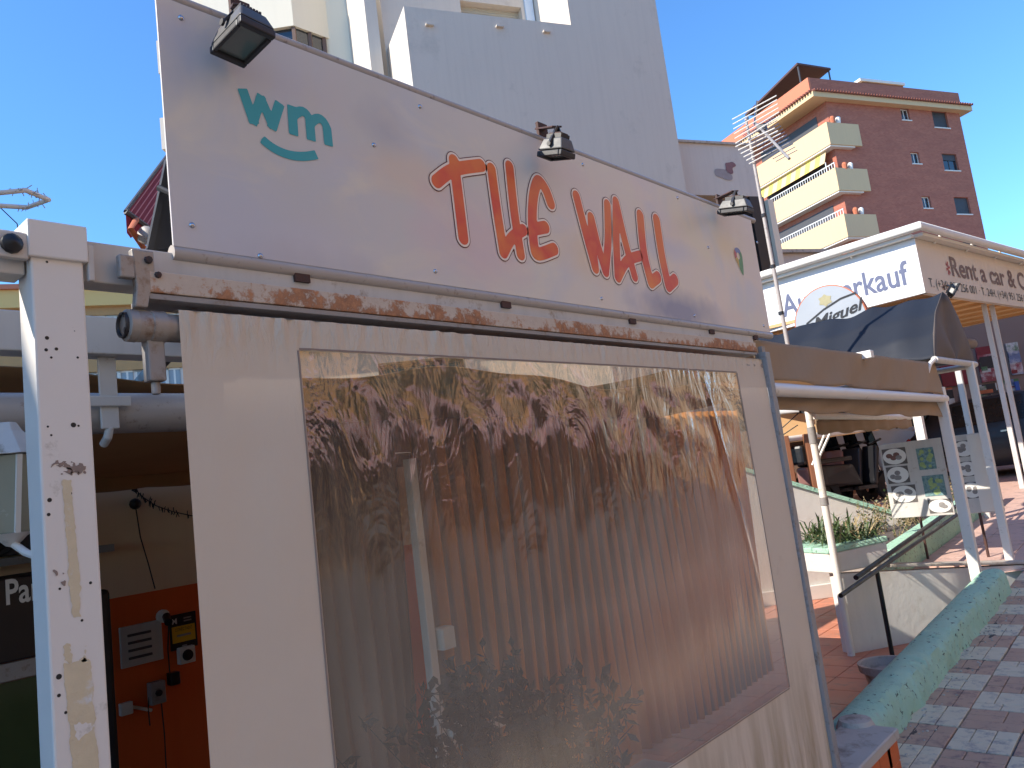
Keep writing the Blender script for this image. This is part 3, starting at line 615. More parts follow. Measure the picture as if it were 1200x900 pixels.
# ================================================================== BUILDINGS
def facade(F, a0, a1, b0, b1, holes, depth, mb):
    """wall face at c=0 with real openings, reveals run back by depth"""
    A = sorted({a0, a1, *[h[0] for h in holes], *[h[1] for h in holes]}); B = sorted({b0, b1, *[h[2] for h in holes], *[h[3] for h in holes]})
    for i in range(len(A)-1):
        for j in range(len(B)-1):
            ca, cb = (A[i]+A[i+1])/2, (B[j]+B[j+1])/2
            if any(h[0] < ca < h[1] and h[2] < cb < h[3] for h in holes): continue
            mb.quad(F(A[i],B[j]), F(A[i+1],B[j]), F(A[i+1],B[j+1]), F(A[i],B[j+1]))
    for h in holes:
        for (p, q) in (((h[0],h[2]),(h[1],h[2])), ((h[1],h[2]),(h[1],h[3])), ((h[1],h[3]),(h[0],h[3])), ((h[0],h[3]),(h[0],h[2]))):
            mb.quad(F(*p, 0), F(*q, 0), F(*q, -depth), F(*p, -depth))
def window(F, h, c, parent, frame_m, pane_m, mull=1, sill=None, shut=0, shut_m=None, fw=.05):
    a0, a1, b0, b1 = h
    m_ = MB(); m_.fbox(F, a0, a1, b0, b0+fw, c, c+.05); m_.fbox(F, a0, a1, b1-fw, b1, c, c+.05); m_.fbox(F, a0, a0+fw, b0+fw, b1-fw, c, c+.05); m_.fbox(F, a1-fw, a1, b0+fw, b1-fw, c, c+.05)
    for k in range(1, mull+1): x = a0+(a1-a0)*k/(mull+1); m_.fbox(F, x-fw*.5, x+fw*.5, b0+fw, b1-fw, c, c+.045)
    w_ = m_.build('window', frame_m, parent)
    m_ = MB(); m_.quad(F(a0+fw,b0+fw,c+.02), F(a1-fw,b0+fw,c+.02), F(a1-fw,b1-fw,c+.02), F(a0+fw,b1-fw,c+.02)); m_.build('pane', pane_m, w_)
    if sill: m_ = MB(); m_.fbox(F, a0-.06, a1+.06, b0-.07, b0, c, .06); m_.build('sill', sill, w_)
    if shut:
        m_ = MB(); n_ = max(3, int((b1-b0)*shut/.06))
        for k in range(n_): z1 = b1-.02-k*(b1-b0)*shut/n_; z0 = b1-.02-(k+1)*(b1-b0)*shut/n_+.006; m_.quad(F(a0+.02,z0,c+.075), F(a1-.02,z0,c+.075), F(a1-.02,z1,c+.066), F(a0+.02,z1,c+.066)); m_.quad(F(a0+.02,z0-.006,c+.06), F(a1-.02,z0-.006,c+.06), F(a1-.02,z0,c+.075), F(a0+.02,z0,c+.075))
        kind(m_.build('shutter', shut_m, w_), 'stuff')
    return w_
U30 = (math.sin(math.radians(26.5)), math.cos(math.radians(26.5)))
# ---- white tower behind the sign
o = onr(640, 200, 13.5); TF_ = Frame((o[0], o[1], 0), U30)
GND = .3
tw = thing('white_apartment_tower', 'tall plain white rendered block with stepped side rising behind the sign', 'building', (o[0], o[1], GND))
aR, _ = TF_.px(784, 100); aL, bP = TF_.px(474, 15); aM, bM = TF_.px(668, 22)
H_ = 17
bP = (bP+bM)/2
m_ = MB(); m_.fbox(TF_, aM, aR, GND, H_, -8, 0)
m_.prism([TF_(aL,GND,0), TF_(aM,GND,0), TF_(aM,bP,0), TF_(aL,bP,0)], -TF_.n*1.35)
m_.build('main_wall', M['tower_white'], tw)

w0, _ = TF_.px(540, 10, -1.4); w1, wb = TF_.px(612, 19, -1.4); wb = bP-.25
m_ = MB(); RF = Frame(TF_(0, 0, -1.4), U30)
facade(RF, RF.px(452, 60)[0], aM-.004, GND, H_, [(w0, w1, wb, wb+1.5)], .25, m_); m_.build('recessed_wall', M['tower_white'], tw)
window(RF, (w0, w1, wb, wb+1.5), -.24, tw, M['white_paint'], M['glass_dark'], 1, None, .72, M['shutter'])
m_ = MB()
for k in range(26): a = w0+(w1-w0)*k/25; m_.tube([RF(a, wb+.02, .06), RF(a, wb+.34, .06)], .008, 5)
m_.tube([RF(w0, wb+.34, .06), RF(w1, wb+.34, .06)], .014, 6); kind(m_.build('balcony_rail', M['dark_metal'], tw), 'stuff')
M['pale_blue_panel'] = mat('pale_panel', (206, 216, 226), .6, .03)
m_ = MB(); m_.fbox(RF, w1+.08, aM-.03, bP-.3, H_-.2, 0, .04); m_.build('screen_panel', M['pale_blue_panel'], tw)
m_ = MB(); a_, b_ = TF_.px(770, 12); 
for px_, py_ in ((503,30),(585,32),(640,38)):
    a, b = TF_.px(px_, py_); m_.fbox(TF_, a-.07, a+.07, b-.012, b+.012, -.003, .05)
    s_ = MB(); s_.fbox(TF_, a-.07, a+.07, b-.015, b+.015, -.003, .06); s_.build('drain_spout', M['tower_white'], tw)
# pier to its left
p0, _ = TF_.px(417, 50, -2.2); p1, _ = TF_.px(452, 60, -1.7)
m_ = MB(); m_.fbox(TF_, TF_.px(433, 60, -1.2)[0], TF_.px(447, 60, -1.2)[0], GND, H_, -4.5, -1.2); m_.build('pier', M['tower_white'], tw)
# plaster patch marks and mast on the low wing to the right of the tower
LF = Frame(TF_(0, 0, -.6), U30)
la0, lb1 = LF.px(797, 168); la1, lb0 = LF.px(886, 229); lb1 = LF.px(850, 170)[1]; lb0 = LF.px(840, 229)[1]; la1 = LF.px(884, 200)[0]
wing = thing('white_roof_annexe', 'small white rendered annexe with two peeled plaster patches right of the tower', 'building', tuple(LF((la0+la1)/2, GND)))
m_ = MB(); m_.fbox(LF, la0-.5, la1, lb0, lb1, -3, 0); m_.build('parapet', M['stain_wall'], wing)
m_ = MB(); m_.fbox(LF, la0-.5, la1+.06, lb1, lb1+.05, -3.05, .05); m_.build('coping', M['concrete'], wing)
m_ = MB(); m_.fbox(LF, la0-.5, la1-.25, GND, lb0-.003, -3, -.9); m_.build('lower_wall', M['shutter_dark'], wing)
m_ = MB(); m_.fbox(LF, la1-.25, la1+.12, GND, lb0-.003, -3.0, .0); m_.build('corner_pillar', M['dark_metal'], wing)
m_ = MB(); m_.fbox(LF, la1+.122, la1+.27, GND, lb0-.1, -3.0, .1); m_.build('cream_pillar', M['tower_cream'], wing)
M['peel_red'] = mat('peel_red', (140, 104, 104), .9, .2, 9); M['peel_grey'] = mat('peel_grey', (158, 148, 146), .9, .2, 9)
for (px_, py_, r_, mt, sd) in ((854,195,.17,M['peel_red'],2),(848,206,.22,M['peel_grey'],5)):
    a, b = LF.px(px_, py_); lu = lumps(sd, 14, .07)
    field_mesh(lambda A, B: np.hypot((A-a)*1.1, (B-b)*1.3)-r_*.8+lu(A, B), (a-.5, a+.5, b-.5, b+.5), .03, LF, .012, 'peeled_patch', mt, wing)
# ---- cream wing with bay window, left of the tower
WU = nz((.78, .63, 0)); q = onr(330, 60, 15.5); CF = Frame((q[0], q[1], 0), WU[:2])
cw = thing('cream_apartment_wing', 'cream rendered flats with a faceted bay window peeking over the sign', 'building', (q[0], q[1], GND))
c0, _ = CF.px(196, 60); c1, _ = CF.px(440, 60)
m_ = MB(); m_.fbox(CF, c0, CF.px(416, 60)[0], GND, 16, -7, 0); m_.build('wall', M['tower_cream'], cw)
b0_, bz = CF.px(262, 18, .6); b1_, bz2 = CF.px(345, 38, .6)
bz = CF.px(325, 33, .6)[1]
def bay(zb, zt, k, mt, nm, par_):
    m_ = MB(); pts = [CF(b0_-.5, zb, 0), CF(b0_-.5+.1, zb, .55+k), CF(b1_, zb, .55+k), CF(b1_+.48+k, zb, 0)]; m_.prism(pts, (0, 0, zt-zb)); return m_.build(nm, mt, par_)
bayp = bay(bz, bz+1.1, .06, M['tower_cream'], 'bay_parapet', cw)
bay(bz-1.25, bz-.003, -.03, M['glass_dark'], 'bay_glass', cw)
M['brown_frame'] = mat('brown_frame', (112, 84, 66), .5, .1)
for a, c in ((b0_-.4, .53), (b0_+.35, .53), (b1_-.02, .53), (b1_+.22, .27), (b1_+.44, .02)): m_ = MB(); m_.fbox(CF, a-.035, a+.035, bz-1.25, bz-.005, c, c+.05); m_.build('bay_mullion', M['brown_frame'], cw)
bay(bz-1.34, bz-1.253, .04, M['tower_cream'], 'bay_sill', cw); bay(bz-2.3, bz-1.343, .0, M['tower_cream'], 'bay_base', cw)
bay(bz+2.3, bz+3.4, .06, M['tower_cream'], 'bay_parapet', cw); bay(bz+1.103, bz+2.297, -.03, M['glass_dark'], 'bay_glass', cw)
# small balconies of its left end, just past the sign's near edge
for px_, py_, hh in ((184, 62, .45), (188, 152, .42), (186, 12, .5), (190, 215, .4)):
    D_ = onr(px_, py_, 12.0); 
    m_ = MB(); m_.fbox(CF, CF.px(px_, py_, .2)[0], c0+.3, CF.px(px_, py_, .2)[1]-hh, CF.px(px_, py_, .2)[1]+hh*.6, -1.6, .2); m_.build('end_balcony', M['tower_white'], cw)
# low arcade behind the near terrace, glimpsed between rail and sign
low = thing('cream_ground_floor', 'pale ground floor shopfronts with brown frames glimpsed under the rusty rail', 'building', (q[0]+.6, q[1]-1.6, 0))
GF = Frame((q[0]+3.4, q[1]-4.8, 0), (.62, .78)); ga0 = GF.px(222, 385)[0]; hs = [(ga0+.5, ga0+1.5, 2.4, 3.4), (ga0+2.2, ga0+3.3, 2.0, 3.5)]
m_ = MB(); facade(GF, ga0, ga0+5.2, 0, 3.75, hs, .25, m_); m_.fbox(GF, ga0, ga0+5.2, 3.75, 3.80, -2.5, .1); m_.build('wall', M['tower_cream'], low)
for h_ in hs: window(GF, h_, -.2, low, M['brown_frame'], M['glass_dark'], 2, M['tower_cream'])

# ---- brick block on the right
o = onr(962, 200, 48); BF = Frame((o[0], o[1], 0), (math.sin(math.radians(26)), math.cos(math.radians(26))))
N = NT('brick_facade')
br = N.n('ShaderNodeTexBrick'); br.inputs['Scale'].default_value = 1; br.inputs['Brick Width'].default_value = .25; br.inputs['Row Height'].default_value = .075; br.inputs['Mortar Size'].default_value = .008
S_ = N.sep(); cb = N.n('ShaderNodeCombineXYZ'); N.l(N.math('ADD', S_['X'], S_['Y']), cb.inputs[0]); N.l(S_['Z'], cb.inputs[1]); N.l(cb.outputs[0], br.inputs['Vector'])
br.inputs['Color1'].default_value = (*s2l((188, 110, 84)), 1); br.inputs['Color2'].default_value = (*s2l((170, 92, 70)), 1); br.inputs['Mortar'].default_value = (*s2l((170, 124, 106)), 1)
n_ = N.noise(1, 5, .7, N.mapping((.5, .5, 2.4)))
N.l(N.mix(N.ramp(n_, [(.35, 0), (.75, .6)]), br.outputs[0], s2l((146, 86, 70))), N.b.inputs['Base Color']); N.b.inputs['Roughness'].default_value = .85; M['brick_facade'] = N.m
M['terracotta_paint'] = mat('terracotta_paint', (206, 120, 88), .8, .08, .8); M['cream_paint'] = mat('cream_paint', (220, 186, 142), .85, .05, .8, streak=.08); M['eave_tile'] = mat('roof_tile', (130, 76, 62), .8, .2, 6)
M['white_soft'] = mat('white_trim', (226, 220, 210), .7, .05)
bb = thing('brick_apartment_block', 'tall red brick block of flats with stacked cream balconies and tiled eaves', 'building', (o[0], o[1], 2.0))
cA = BF.px(962, 110)[0]+0; aC = BF.px(975, 250)[0]; aC = 0.0
_, zE = BF.px(975, 119.5); _, zTop = BF.px(965, 94); aE, _ = BF.px(1121, 120); aW, _ = BF.px(1160, 275)
aEnd = (BF.px(1126, 128)[0]+BF.px(1160, 275)[0])/2-.35
aC = BF.px(983, 200)[0]
G2 = 2.0
wins = []
for (pxs, pys, wpx, hpx, kd) in ((1061,134,13,13,0),(1102,140,20,20,1),(1073,185,13,13,0),(1114,190,21,21,2),(1086,237,13,12,0),(1128,241,22,21,1)):
    a, b = BF.px(pxs, pys); w2 = .36 if kd == 0 else .66; h2 = .38 if kd == 0 else .56; wins.append((a-w2, a+w2, b-h2, b+h2, kd))
pitch = wins[0][2]-wins[2][2]
lowr = [(a0, a1, b0-pitch*k, b1-pitch*k, kd) for (a0, a1, b0, b1, kd) in wins[4:] for k in (1, 2, 3, 4)]
wins += lowr
m_ = MB(); facade(BF, aC, aEnd, G2, zE, [w_[:4] for w_ in wins], .22, m_)
m_.quad(BF(aEnd, G2), BF(aEnd, G2, -12), BF(aEnd, zE, -12), BF(aEnd, zE)); m_.quad(BF(aC, G2, -12), BF(aC, G2), BF(aC, zE), BF(aC, zE, -12)); m_.quad(BF(aEnd,G2,-12), BF(aC,G2,-12), BF(aC,zE,-12), BF(aEnd,zE,-12)); m_.quad(BF(aC,zE), BF(aEnd,zE), BF(aEnd,zE,-12), BF(aC,zE,-12))
m_.build('wall', M['brick_facade'], bb)
for w_ in wins: window(BF, w_[:4], -.18, bb, M['white_soft'] if w_[4] == 0 else M['shutter_dark'], M['glass_dark'], 1, M['white_soft'], {0: 0, 1: 1, 2: .35}[w_[4]], M['shutter_dark'])
# eaves: cream soffit slab with a tile edge, then terrace parapet
aEo = BF.px(1130, 122)[0]; aLo = BF.px(953, 111, .45)[0]
LBx = 26  # length of the side facade
m_ = MB(); m_.fbox(BF, aLo, aEo, zE+.002, zE+.32, -LBx, .45); m_.build('soffit', M['cream_paint'], bb)
m_ = MB()
n_ = int((aEo-aLo)/.22)
for k in range(n_): a = aLo+(k+.5)*(aEo-aLo)/n_; m_.tube([BF(a, zE+.36, .62), BF(a, zE+.42, .1)], .075, 6)
n2_ = int(LBx/.22)
for k in range(n2_): c = .4-(k+.5)*LBx/n2_; m_.tube([BF(aLo-.17, zE+.36, c), BF(aLo+.3, zE+.42, c)], .075, 6)
kind(m_.build('eave_tiles', M['eave_tile'], bb), 'stuff')
aP0, aP1 = aLo+.32, BF.px(1120, 105)[0]
m_ = MB(); m_.fbox(BF, aP0, aP1, zE+.33, zTop, -.0, .12); m_.build('roof_parapet', M['brick_facade'], bb)
m_ = MB(); m_.fbox(BF, aP0-.16, aP0-.004, zE+.33, zTop, -LBx+1, .12); m_.build('side_parapet', M['terracotta_paint'], bb)
# rooftop pergola and lift housing
pg0 = BF(aP0+.15, zTop, -.6)
SPF = BF
pl, pb_ = BF.px(921, 104, -6); pr, _ = BF.px(980, 75, -1)
m_ = MB(); m_.add([BF(aP0-.1, zTop+.55, -5.6), BF(aP0+2.6, zTop+.9, -5.6), BF(aP0+2.5, zTop+1.15, -.5), BF(aP0-.1, zTop+1.25, -.5)], [(0,1,2,3)]); m_.build('pergola_roof', mat('pergola', (88, 62, 58), .8, .1), bb, solid=.12)
for a, c, h_ in ((aP0, -.6, 1.1), (aP0+2.4, -.6, 1.05), (aP0, -5.5, .45), (aP0+2.4, -5.5, .8)):
    m_ = MB(); m_.tube([BF(a, zE+.3, c), BF(a, zTop+h_, c)], .05, 6); m_.build('pergola_post', M['shutter_dark'], bb)
la_, _ = BF.px(1003, 95, -2); lb_, lz = BF.px(1056, 90, -2)
m_ = MB(); m_.fbox(BF, la_+.6, lb_, zE+.3, zTop+1.5, -5, -2); m_.build('roof_hut', M['wood'], bb); m_ = MB(); m_.fbox(BF, la_+.3, lb_+.1, zTop+1.5, zTop+1.68, -5.1, -1.9); m_.build('hut_roof', M['white_soft'], bb)
for k in range(2): m_ = MB(); m_.fbox(BF, la_+.9+k*.9, la_+1.5+k*.9, zTop+.9, zTop+1.35, -2, -1.96); m_.build('hut_window', M['white_soft'], bb)
# balconies: three stacked on the side facade, end faces brown-grey in shade
balc = []
M['rail_white'] = mat('rail_white', (226, 224, 220), .5, .03)
M['awning_yellow'] = mat('awning_yellow', (224, 200, 96), .8, .05)
def balc_at(px_tl, px_bl, ar):
    a0, bt = BF.px(*px_tl); a1, _ = BF.px(*ar); _, bb_ = BF.px(*px_bl); return a0, a1, bb_, bt
BL = [balc_at((961,146),(965,172),(999,147)), balc_at((973,200),(977,226),(1010,200)), balc_at((984,253),(986,280),(1021,253))]
a0m = BL[1][0]-.0; zt = [b[3] for b in BL]; hb = sum(b[3]-b[2] for b in BL)/3; wb_ = BL[1][1]-BL[1][0]
dz = (zt[0]-zt[2])/2
for k in range(8):
    a0 = BL[1][0]; z1 = zt[0]-dz*k; z0 = z1-hb
    if z0 < G2+1: break
    m_ = MB(); m_.fbox(BF, a0, a0+.14, z0, z1, -15, .38); m_.build('balcony_front', M['cream_paint'], bb)
    m_ = MB(); m_.fbox(BF, a0+.143, BL[1][1], z0, z1-.02, .24, .379) ; m_.build('balcony_end', M['cream_paint'], bb)
    m_ = MB(); m_.fbox(BF, a0+.05, BL[1][1]-.5, z0-.09, z0-.002, -14.9, .30); m_.build('balcony_slab', M['white_soft'], bb)
    if k:
        m_ = MB()
        for q_ in range(64): c = .30-q_*.2; m_.tube([BF(a0+.07, z1, c), BF(a0+.07, z1+.28, c)], .022, 5)
        m_.fbox(BF, a0+.04, a0+.1, z1+.28, z1+.33, -12.6, .34); kind(m_.build('balcony_rail', M['rail_white'], bb), 'stuff')
    m_ = MB(); m_.fbox(BF, aC-.03, aC-.002, z0+.25, z1+1.0, -6, -.9); m_.build('balcony_doors', M['shutter_dark'], bb)
    m_ = MB(); m_.fbox(BF, aC-.04, aC-.002, z0+.25, z1+1.0, -13.5, -8.5); m_.build('balcony_doors', M['shutter_dark'], bb)
z1 = zt[0]-dz
AWF = lambda c, z: BF(BL[1][0]+.05, z, c)
for k in range(14):
    c0_ = -.3-k*.42; m_ = MB(); z_t = z1+dz-hb-.05; z_b = z1+.55
    m_.quad(BF(BL[1][0]+.3, z_t, c0_), BF(BL[1][0]+.3, z_t, c0_-.42), BF(BL[1][0]-.02, z_b, c0_-.42), BF(BL[1][0]-.02, z_b, c0_)); m_.build('awning_stripe', M['awning_yellow'] if k % 2 else M['cream_paint'], bb, solid=.02)
for c in (-.3, -6.2): m_ = MB(); m_.tube([BF(BL[1][0]+.05, z1, c), BF(BL[1][0]+.05, z1+.6, c)], .03, 6); m_.build('awning_pole', M['rail_white'], bb)
M['clay_pot'] = mat('clay', (196, 112, 78), .8, .1)
for bi, off in ((0, .5), (1, 1.0), (2, 1.3)):
    for k in range(2):
        z_ = zt[bi]; m_ = MB(); m_.lathe(BF(BL[1][0]+.3+off*.55+k*.45, z_-.02, .3), [(0, 0), (.12, 0), (.16, .3), (.1, .42), (0, .45)], 8); m_.build('balcony_pot', [M['clay_pot'], M['white_soft']][k], bb)

# ---- grey low roof between annexe and car dealer
q = onr(935, 300, 20); LGF = Frame((q[0], q[1], 0), U30)
lg = thing('low_white_house', 'low flat-roofed white house behind the car dealer fascia', 'building', (q[0], q[1], .8))
a0, b1 = LGF.px(880, 297); a1, _ = LGF.px(985, 300)
m_ = MB(); m_.fbox(LGF, a0, a1, .8, LGF.px(935, 297)[1], -5, 0); m_.build('wall', M['stain_wall'], lg); m_ = MB(); m_.fbox(LGF, a0-.1, a1+.1, LGF.px(935, 297)[1]+.002, LGF.px(935, 297)[1]+.08, -5.1, .1); m_.build('coping', M['concrete'], lg)

# ---- ochre block far left
q = onr(120, 350, 45); OF = Frame((q[0], q[1], 0), U30)
ob_ = thing('ochre_apartment_block', 'long ochre and brick flats seen between the white beams on the left', 'building', (q[0], q[1], 1))
M['ochre'] = mat('ochre', (230, 184, 116), .85, .05, .5); M['ochre_brick'] = mat('ochre_brick', (186, 140, 92), .85, .15, 3)
a0, _ = OF.px(-90, 350); a1, _ = OF.px(420, 350); zt_ = OF.px(120, 334)[1]; zb_ = OF.px(120, 352)[1]
fl = 3.0; wl = []
for k in range(16):
    for f_ in range(3):
        wl.append((a0+2.2+k*((a1-a0-3)/16), a0+3.9+k*((a1-a0-3)/16), zb_-2.1-fl*f_, zb_-.8-fl*f_))
m_ = MB(); facade(OF, a0, a1, .5, zb_-.35, wl, .2, m_); m_.fbox(OF, a0, a1, zb_-.348, zb_-.34, -9, -.1); m_.build('wall', M['ochre_brick'], ob_)
m_ = MB(); m_.fbox(OF, a0, a1, zb_-.34, zt_-.25, -9, .3); m_.build('cornice_band', M['ochre'], ob_); m_ = MB(); m_.fbox(OF, a0-.2, a1+.2, zt_-.25, zt_, -9.2, .5); m_.build('roof_edge', M['terracotta_paint'], ob_)
for w_ in wl[:]: window(OF, w_, -.15, ob_, M['white_soft'], mat('far_glass', (150, 158, 164), .2, .05) if 'far_glass' not in bpy.data.materials else bpy.data.materials['far_glass'], 3, None, 0, None, .1)

# ---- across the street (mirrored in the clear window) and at the end of it
def simple_block(name, label, x0, x1, y0, y1, z0, h_, mt, face, nf, nw, par_w=1.2, glass=None, gf=3.2, extra=None):
    t = thing(name, label, 'building', ((x0+x1)/2, (y0+y1)/2, z0)); F = Frame((x0, y1, 0), (0, -1)) if face == '-x' else Frame((x0, y0, 0), (1, 0)) if face == '-y' else Frame((x1, y0, 0), (0, 1))
    L = (y1-y0) if face != '-y' else (x1-x0); ws = []
    for f_ in range(nf):
        for k in range(nw): a = L*(k+.5)/nw; b = z0+gf+.9+3.0*f_; ws.append((a-par_w/2, a+par_w/2, b, b+1.3))
    gl_ = []
    for k in range(nw): a = L*(k+.5)/nw; gl_.append((a-L/nw*.38, a+L/nw*.38, z0+.15, z0+2.6))
    m_ = MB(); facade(F, 0, L, z0-.4, z0+h_, ws+gl_, .25, m_)
    # other sides and roof, set back a hair
    D_ = (x1-x0) if face != '-y' else (y1-y0)
    m_.quad(F(L,z0-.4), F(L,z0-.4,-D_), F(L,z0+h_,-D_), F(L,z0+h_)); m_.quad(F(0,z0-.4,-D_), F(0,z0-.4), F(0,z0+h_), F(0,z0+h_,-D_)); m_.quad(F(L,z0-.4,-D_), F(0,z0-.4,-D_), F(0,z0+h_,-D_), F(L,z0+h_,-D_)); m_.quad(F(0,z0+h_), F(L,z0+h_), F(L,z0+h_,-D_), F(0,z0+h_,-D_))
    m_.build('wall', mt, t)
    m_ = MB(); m_.fbox(F, -.1, L+.1, z0+h_+.003, z0+h_+.2, -D_-.1, .15); m_.build('coping', M['concrete'], t)
    for w_ in ws: window(F, w_, -.2, t, M['white_soft'], M['glass_dark'], 1, M['white_soft'], random.choice((0, .3, .6)), M['shutter'])
    for g_ in gl_: window(F, g_, -.22, t, M['shutter_dark'], M['glass_dark'], 1)
    return t, F, L
M['ochre_strong'] = mat('ochre_strong', (252, 184, 112), .85, .05, .5)
b1, F1, L1 = simple_block('ochre_street_house', 'ochre rendered house across the road mirrored in the clear window', 10.4, 19, 3, 17, .6, 13, M['ochre_strong'], '-x', 2, 5)
b2, F2, L2 = simple_block('cream_street_house', 'cream house with shops across the road farther up', 10.6, 19, 17.2, 34, 1.3, 13, mat('peach', (226, 180, 132), .85, .05), '-x', 2, 6)
b3, F3, L3 = simple_block('white_street_house', 'white house across the road behind the viewer', 10.5, 19, -14, 2.8, 0, 10, M['tower_white'], '-x', 2, 6)
b5, F5, L5 = simple_block('added_sky_blocker', 'tall unseen block added up the road to keep sky out of the window reflections', 10.8, 19, 34.5, 62, 1.9, 13, M['tower_cream'], '-x', 2, 8)  # added out of view; stops sky glints mirroring in the clear window
M['awning_red'] = mat('awning_red', (176, 60, 58), .8, .05); M['awning_pale'] = mat('awning_pale', (220, 208, 200), .8, .05)
aw = thing('striped_shop_awning', 'red and white striped awning over the shopfront across the road', 'awning', (9.8, 12, 2.8))
for k in range(44):
    y0 = 5+k*.34; m_ = MB(); m_.quad((10.38, y0, 3.75), (9.0, y0, 2.95), (9.0, y0+.34, 2.95), (10.38, y0+.34, 3.75)); m_.quad((9.0,y0,2.95),(9.0,y0,2.68),(9.0,y0+.34,2.68),(9.0,y0+.34,2.95)); m_.build('stripe', M['awning_red'] if k % 2 else M['awning_pale'], aw, solid=.01)
# unseen block, added behind the viewer's left to put the terrace in shade
b4, F4, L4 = simple_block('added_shade_block', 'plain unseen block added behind the viewer to shade the terrace', -13, -4.4, -13, -.6, 0, 6.3, M['tower_cream'], '+x', 1, 4)
# ================================================================== LEFT: TERRACE INTERIOR
IF = Frame((-5, 0, 0), (0, 1))
shop = thing('terrace_back_wall', 'shaded cafe wall painted orange below and beige above', 'wall', (-5.1, 2, FZ))
zB = CAMZ-.345
m_ = MB(); m_.box(-5.2, -5.0, -.55, 6.3, zB+.001, 2.55); m_.build('upper_wall', M['beige_wall'], shop)
m_ = MB(); m_.box(-5.2, -5.002, -.55, 6.3, FZ, zB); m_.build('orange_dado', M['orange_wall'], shop)
# canopy overhead
N = NT('canopy_under'); n1 = N.noise(2.2, 5, .6); cc = N.mix(n1, s2l((168, 124, 80)), s2l((190, 144, 98))); N.l(cc, N.b.inputs['Base Color']); N.b.inputs['Roughness'].default_value = .9
tr = N.n('ShaderNodeBsdfTranslucent'); N.l(cc, tr.inputs[0]); mx = N.n('ShaderNodeMixShader'); mx.inputs[0].default_value = .25; N.l(N.b.outputs[0], mx.inputs[1]); N.l(tr.outputs[0], mx.inputs[2]); N.l(mx.outputs[0], N.o.inputs[0]); M['canopy_t'] = N.m
can = thing('terrace_canopy', 'brown cloth canopy stretched over the shaded cafe terrace behind the beams', 'awning', (-3.4, 1.5, B0+.38))
def cz(x, y): return B0+.385+.075*math.exp((x+2.1)*2.2)+.028*math.sin(y*3.3+.5)*math.exp((x+2.1)*1.5)+.02*math.sin(y*1.7+x)+.012*math.sin(y*9+x*2)*math.exp((x+2.1)*3)
m_ = MB(); m_.grid(lambda i, j: (-2.18-2.77*i, -.5+5.5*j, cz(-2.18-2.77*i, -.5+5.5*j)), 36, 120); m_.build('cloth', M['canopy_t'], can, smooth=True, solid=.004)
m_ = MB(); m_.grid(lambda i, j: (-4.93+.015*math.sin(i*90), -.5+5.5*i, B0+.39-(.10+.012*abs(math.sin(i*40)))*j), 200, 4); m_.build('valance', M['canopy_t'], can, smooth=True, solid=.004)
m_ = MB(); m_.tube([(-2.085, -3.5, B0+.318), (-2.085, 1.0, B0+.318)], .052, 18); m_.build('awning_roller', M['pipe'], can, smooth=True)
for y in (0.779, -.4):
    m_ = MB(); m_.box(-2.03, -2.022, y-.022, y+.022, B0+.27, B0+.452); m_.box(-2.021, -2.014, y-.05, y+.05, B0+.325, B0+.352); m_.tube([(-2.03, y, B0+.275), (-2.035, y-.004, B0+.25), (-2.06, y-.006, B0+.235)], .011, 8); m_.build('roller_hanger', M['old_white'], can, bevel=.003)
# pleated orange-brown side curtain behind the window
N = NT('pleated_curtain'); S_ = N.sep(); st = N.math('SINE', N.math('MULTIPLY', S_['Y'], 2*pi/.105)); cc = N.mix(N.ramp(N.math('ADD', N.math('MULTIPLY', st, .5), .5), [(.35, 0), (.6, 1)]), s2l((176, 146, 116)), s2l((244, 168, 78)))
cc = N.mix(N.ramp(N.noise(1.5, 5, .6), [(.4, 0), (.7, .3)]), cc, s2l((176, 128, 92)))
N.l(cc, N.b.inputs['Base Color']); N.b.inputs['Roughness'].default_value = .9
tr = N.n('ShaderNodeBsdfTranslucent'); N.l(cc, tr.inputs[0]); mx = N.n('ShaderNodeMixShader'); mx.inputs[0].default_value = .45; N.l(N.b.outputs[0], mx.inputs[1]); N.l(tr.outputs[0], mx.inputs[2]); N.l(mx.outputs[0], N.o.inputs[0]); M['pleats'] = N.m
def pleat(y0, y1, nm, lab, mt, zb=.05, px_=.105, amp=.028, x=-3.0):
    n_ = int((y1-y0)/px_*8); m_ = MB()
    m_.grid(lambda i, j: (x+amp*math.sin(2*pi*(y0+(y1-y0)*i)/px_)+.03*math.sin(i*9+j*2), y0+(y1-y0)*i+.02*math.sin(j*5+i*7)*j, B0+.40-(B0+.40-zb)*j), n_, 10)
    return tag(m_.build(nm, mt, smooth=True, solid=.003), lab, 'curtain')
pleat(2.57, 6.15, 'pleated_curtain', 'long pleated ochre and brown curtain seen through the clear window', M['pleats'])
pleat(1.62, 2.47, 'pleated_curtain', 'narrow dark brown pleated curtain behind the left side of the clear window', mat('brown_pleats', (140, 108, 84), .9, .1, 3), .05, .075, .02)
m_ = MB(); m_.box(-2.93, -2.88, 2.455, 2.50, FZ, B0+.20); m_.box(-2.93, -2.88, 2.502, 2.9, .60, .64); tag(m_.build('inner_frame', M['white_paint'], bevel=.004), 'slim white post with low cross rail standing between the two pleated curtains', 'post')
for k, (z, h_) in enumerate(((1.05, .10), (.86, .07), (.66, .06))):
    m_ = MB(); m_.bbox(-2.92, -2.85, 2.515, 2.60, z, z+h_, .008); tag(m_.build('switch_box', [M['white_soft'], M['shutter_dark'], M['white_soft']][k]), ['topmost white switch box beside the inner white post', 'dark middle switch box beside the inner white post', 'lowest white switch box beside the inner white post'][k], 'switch box')
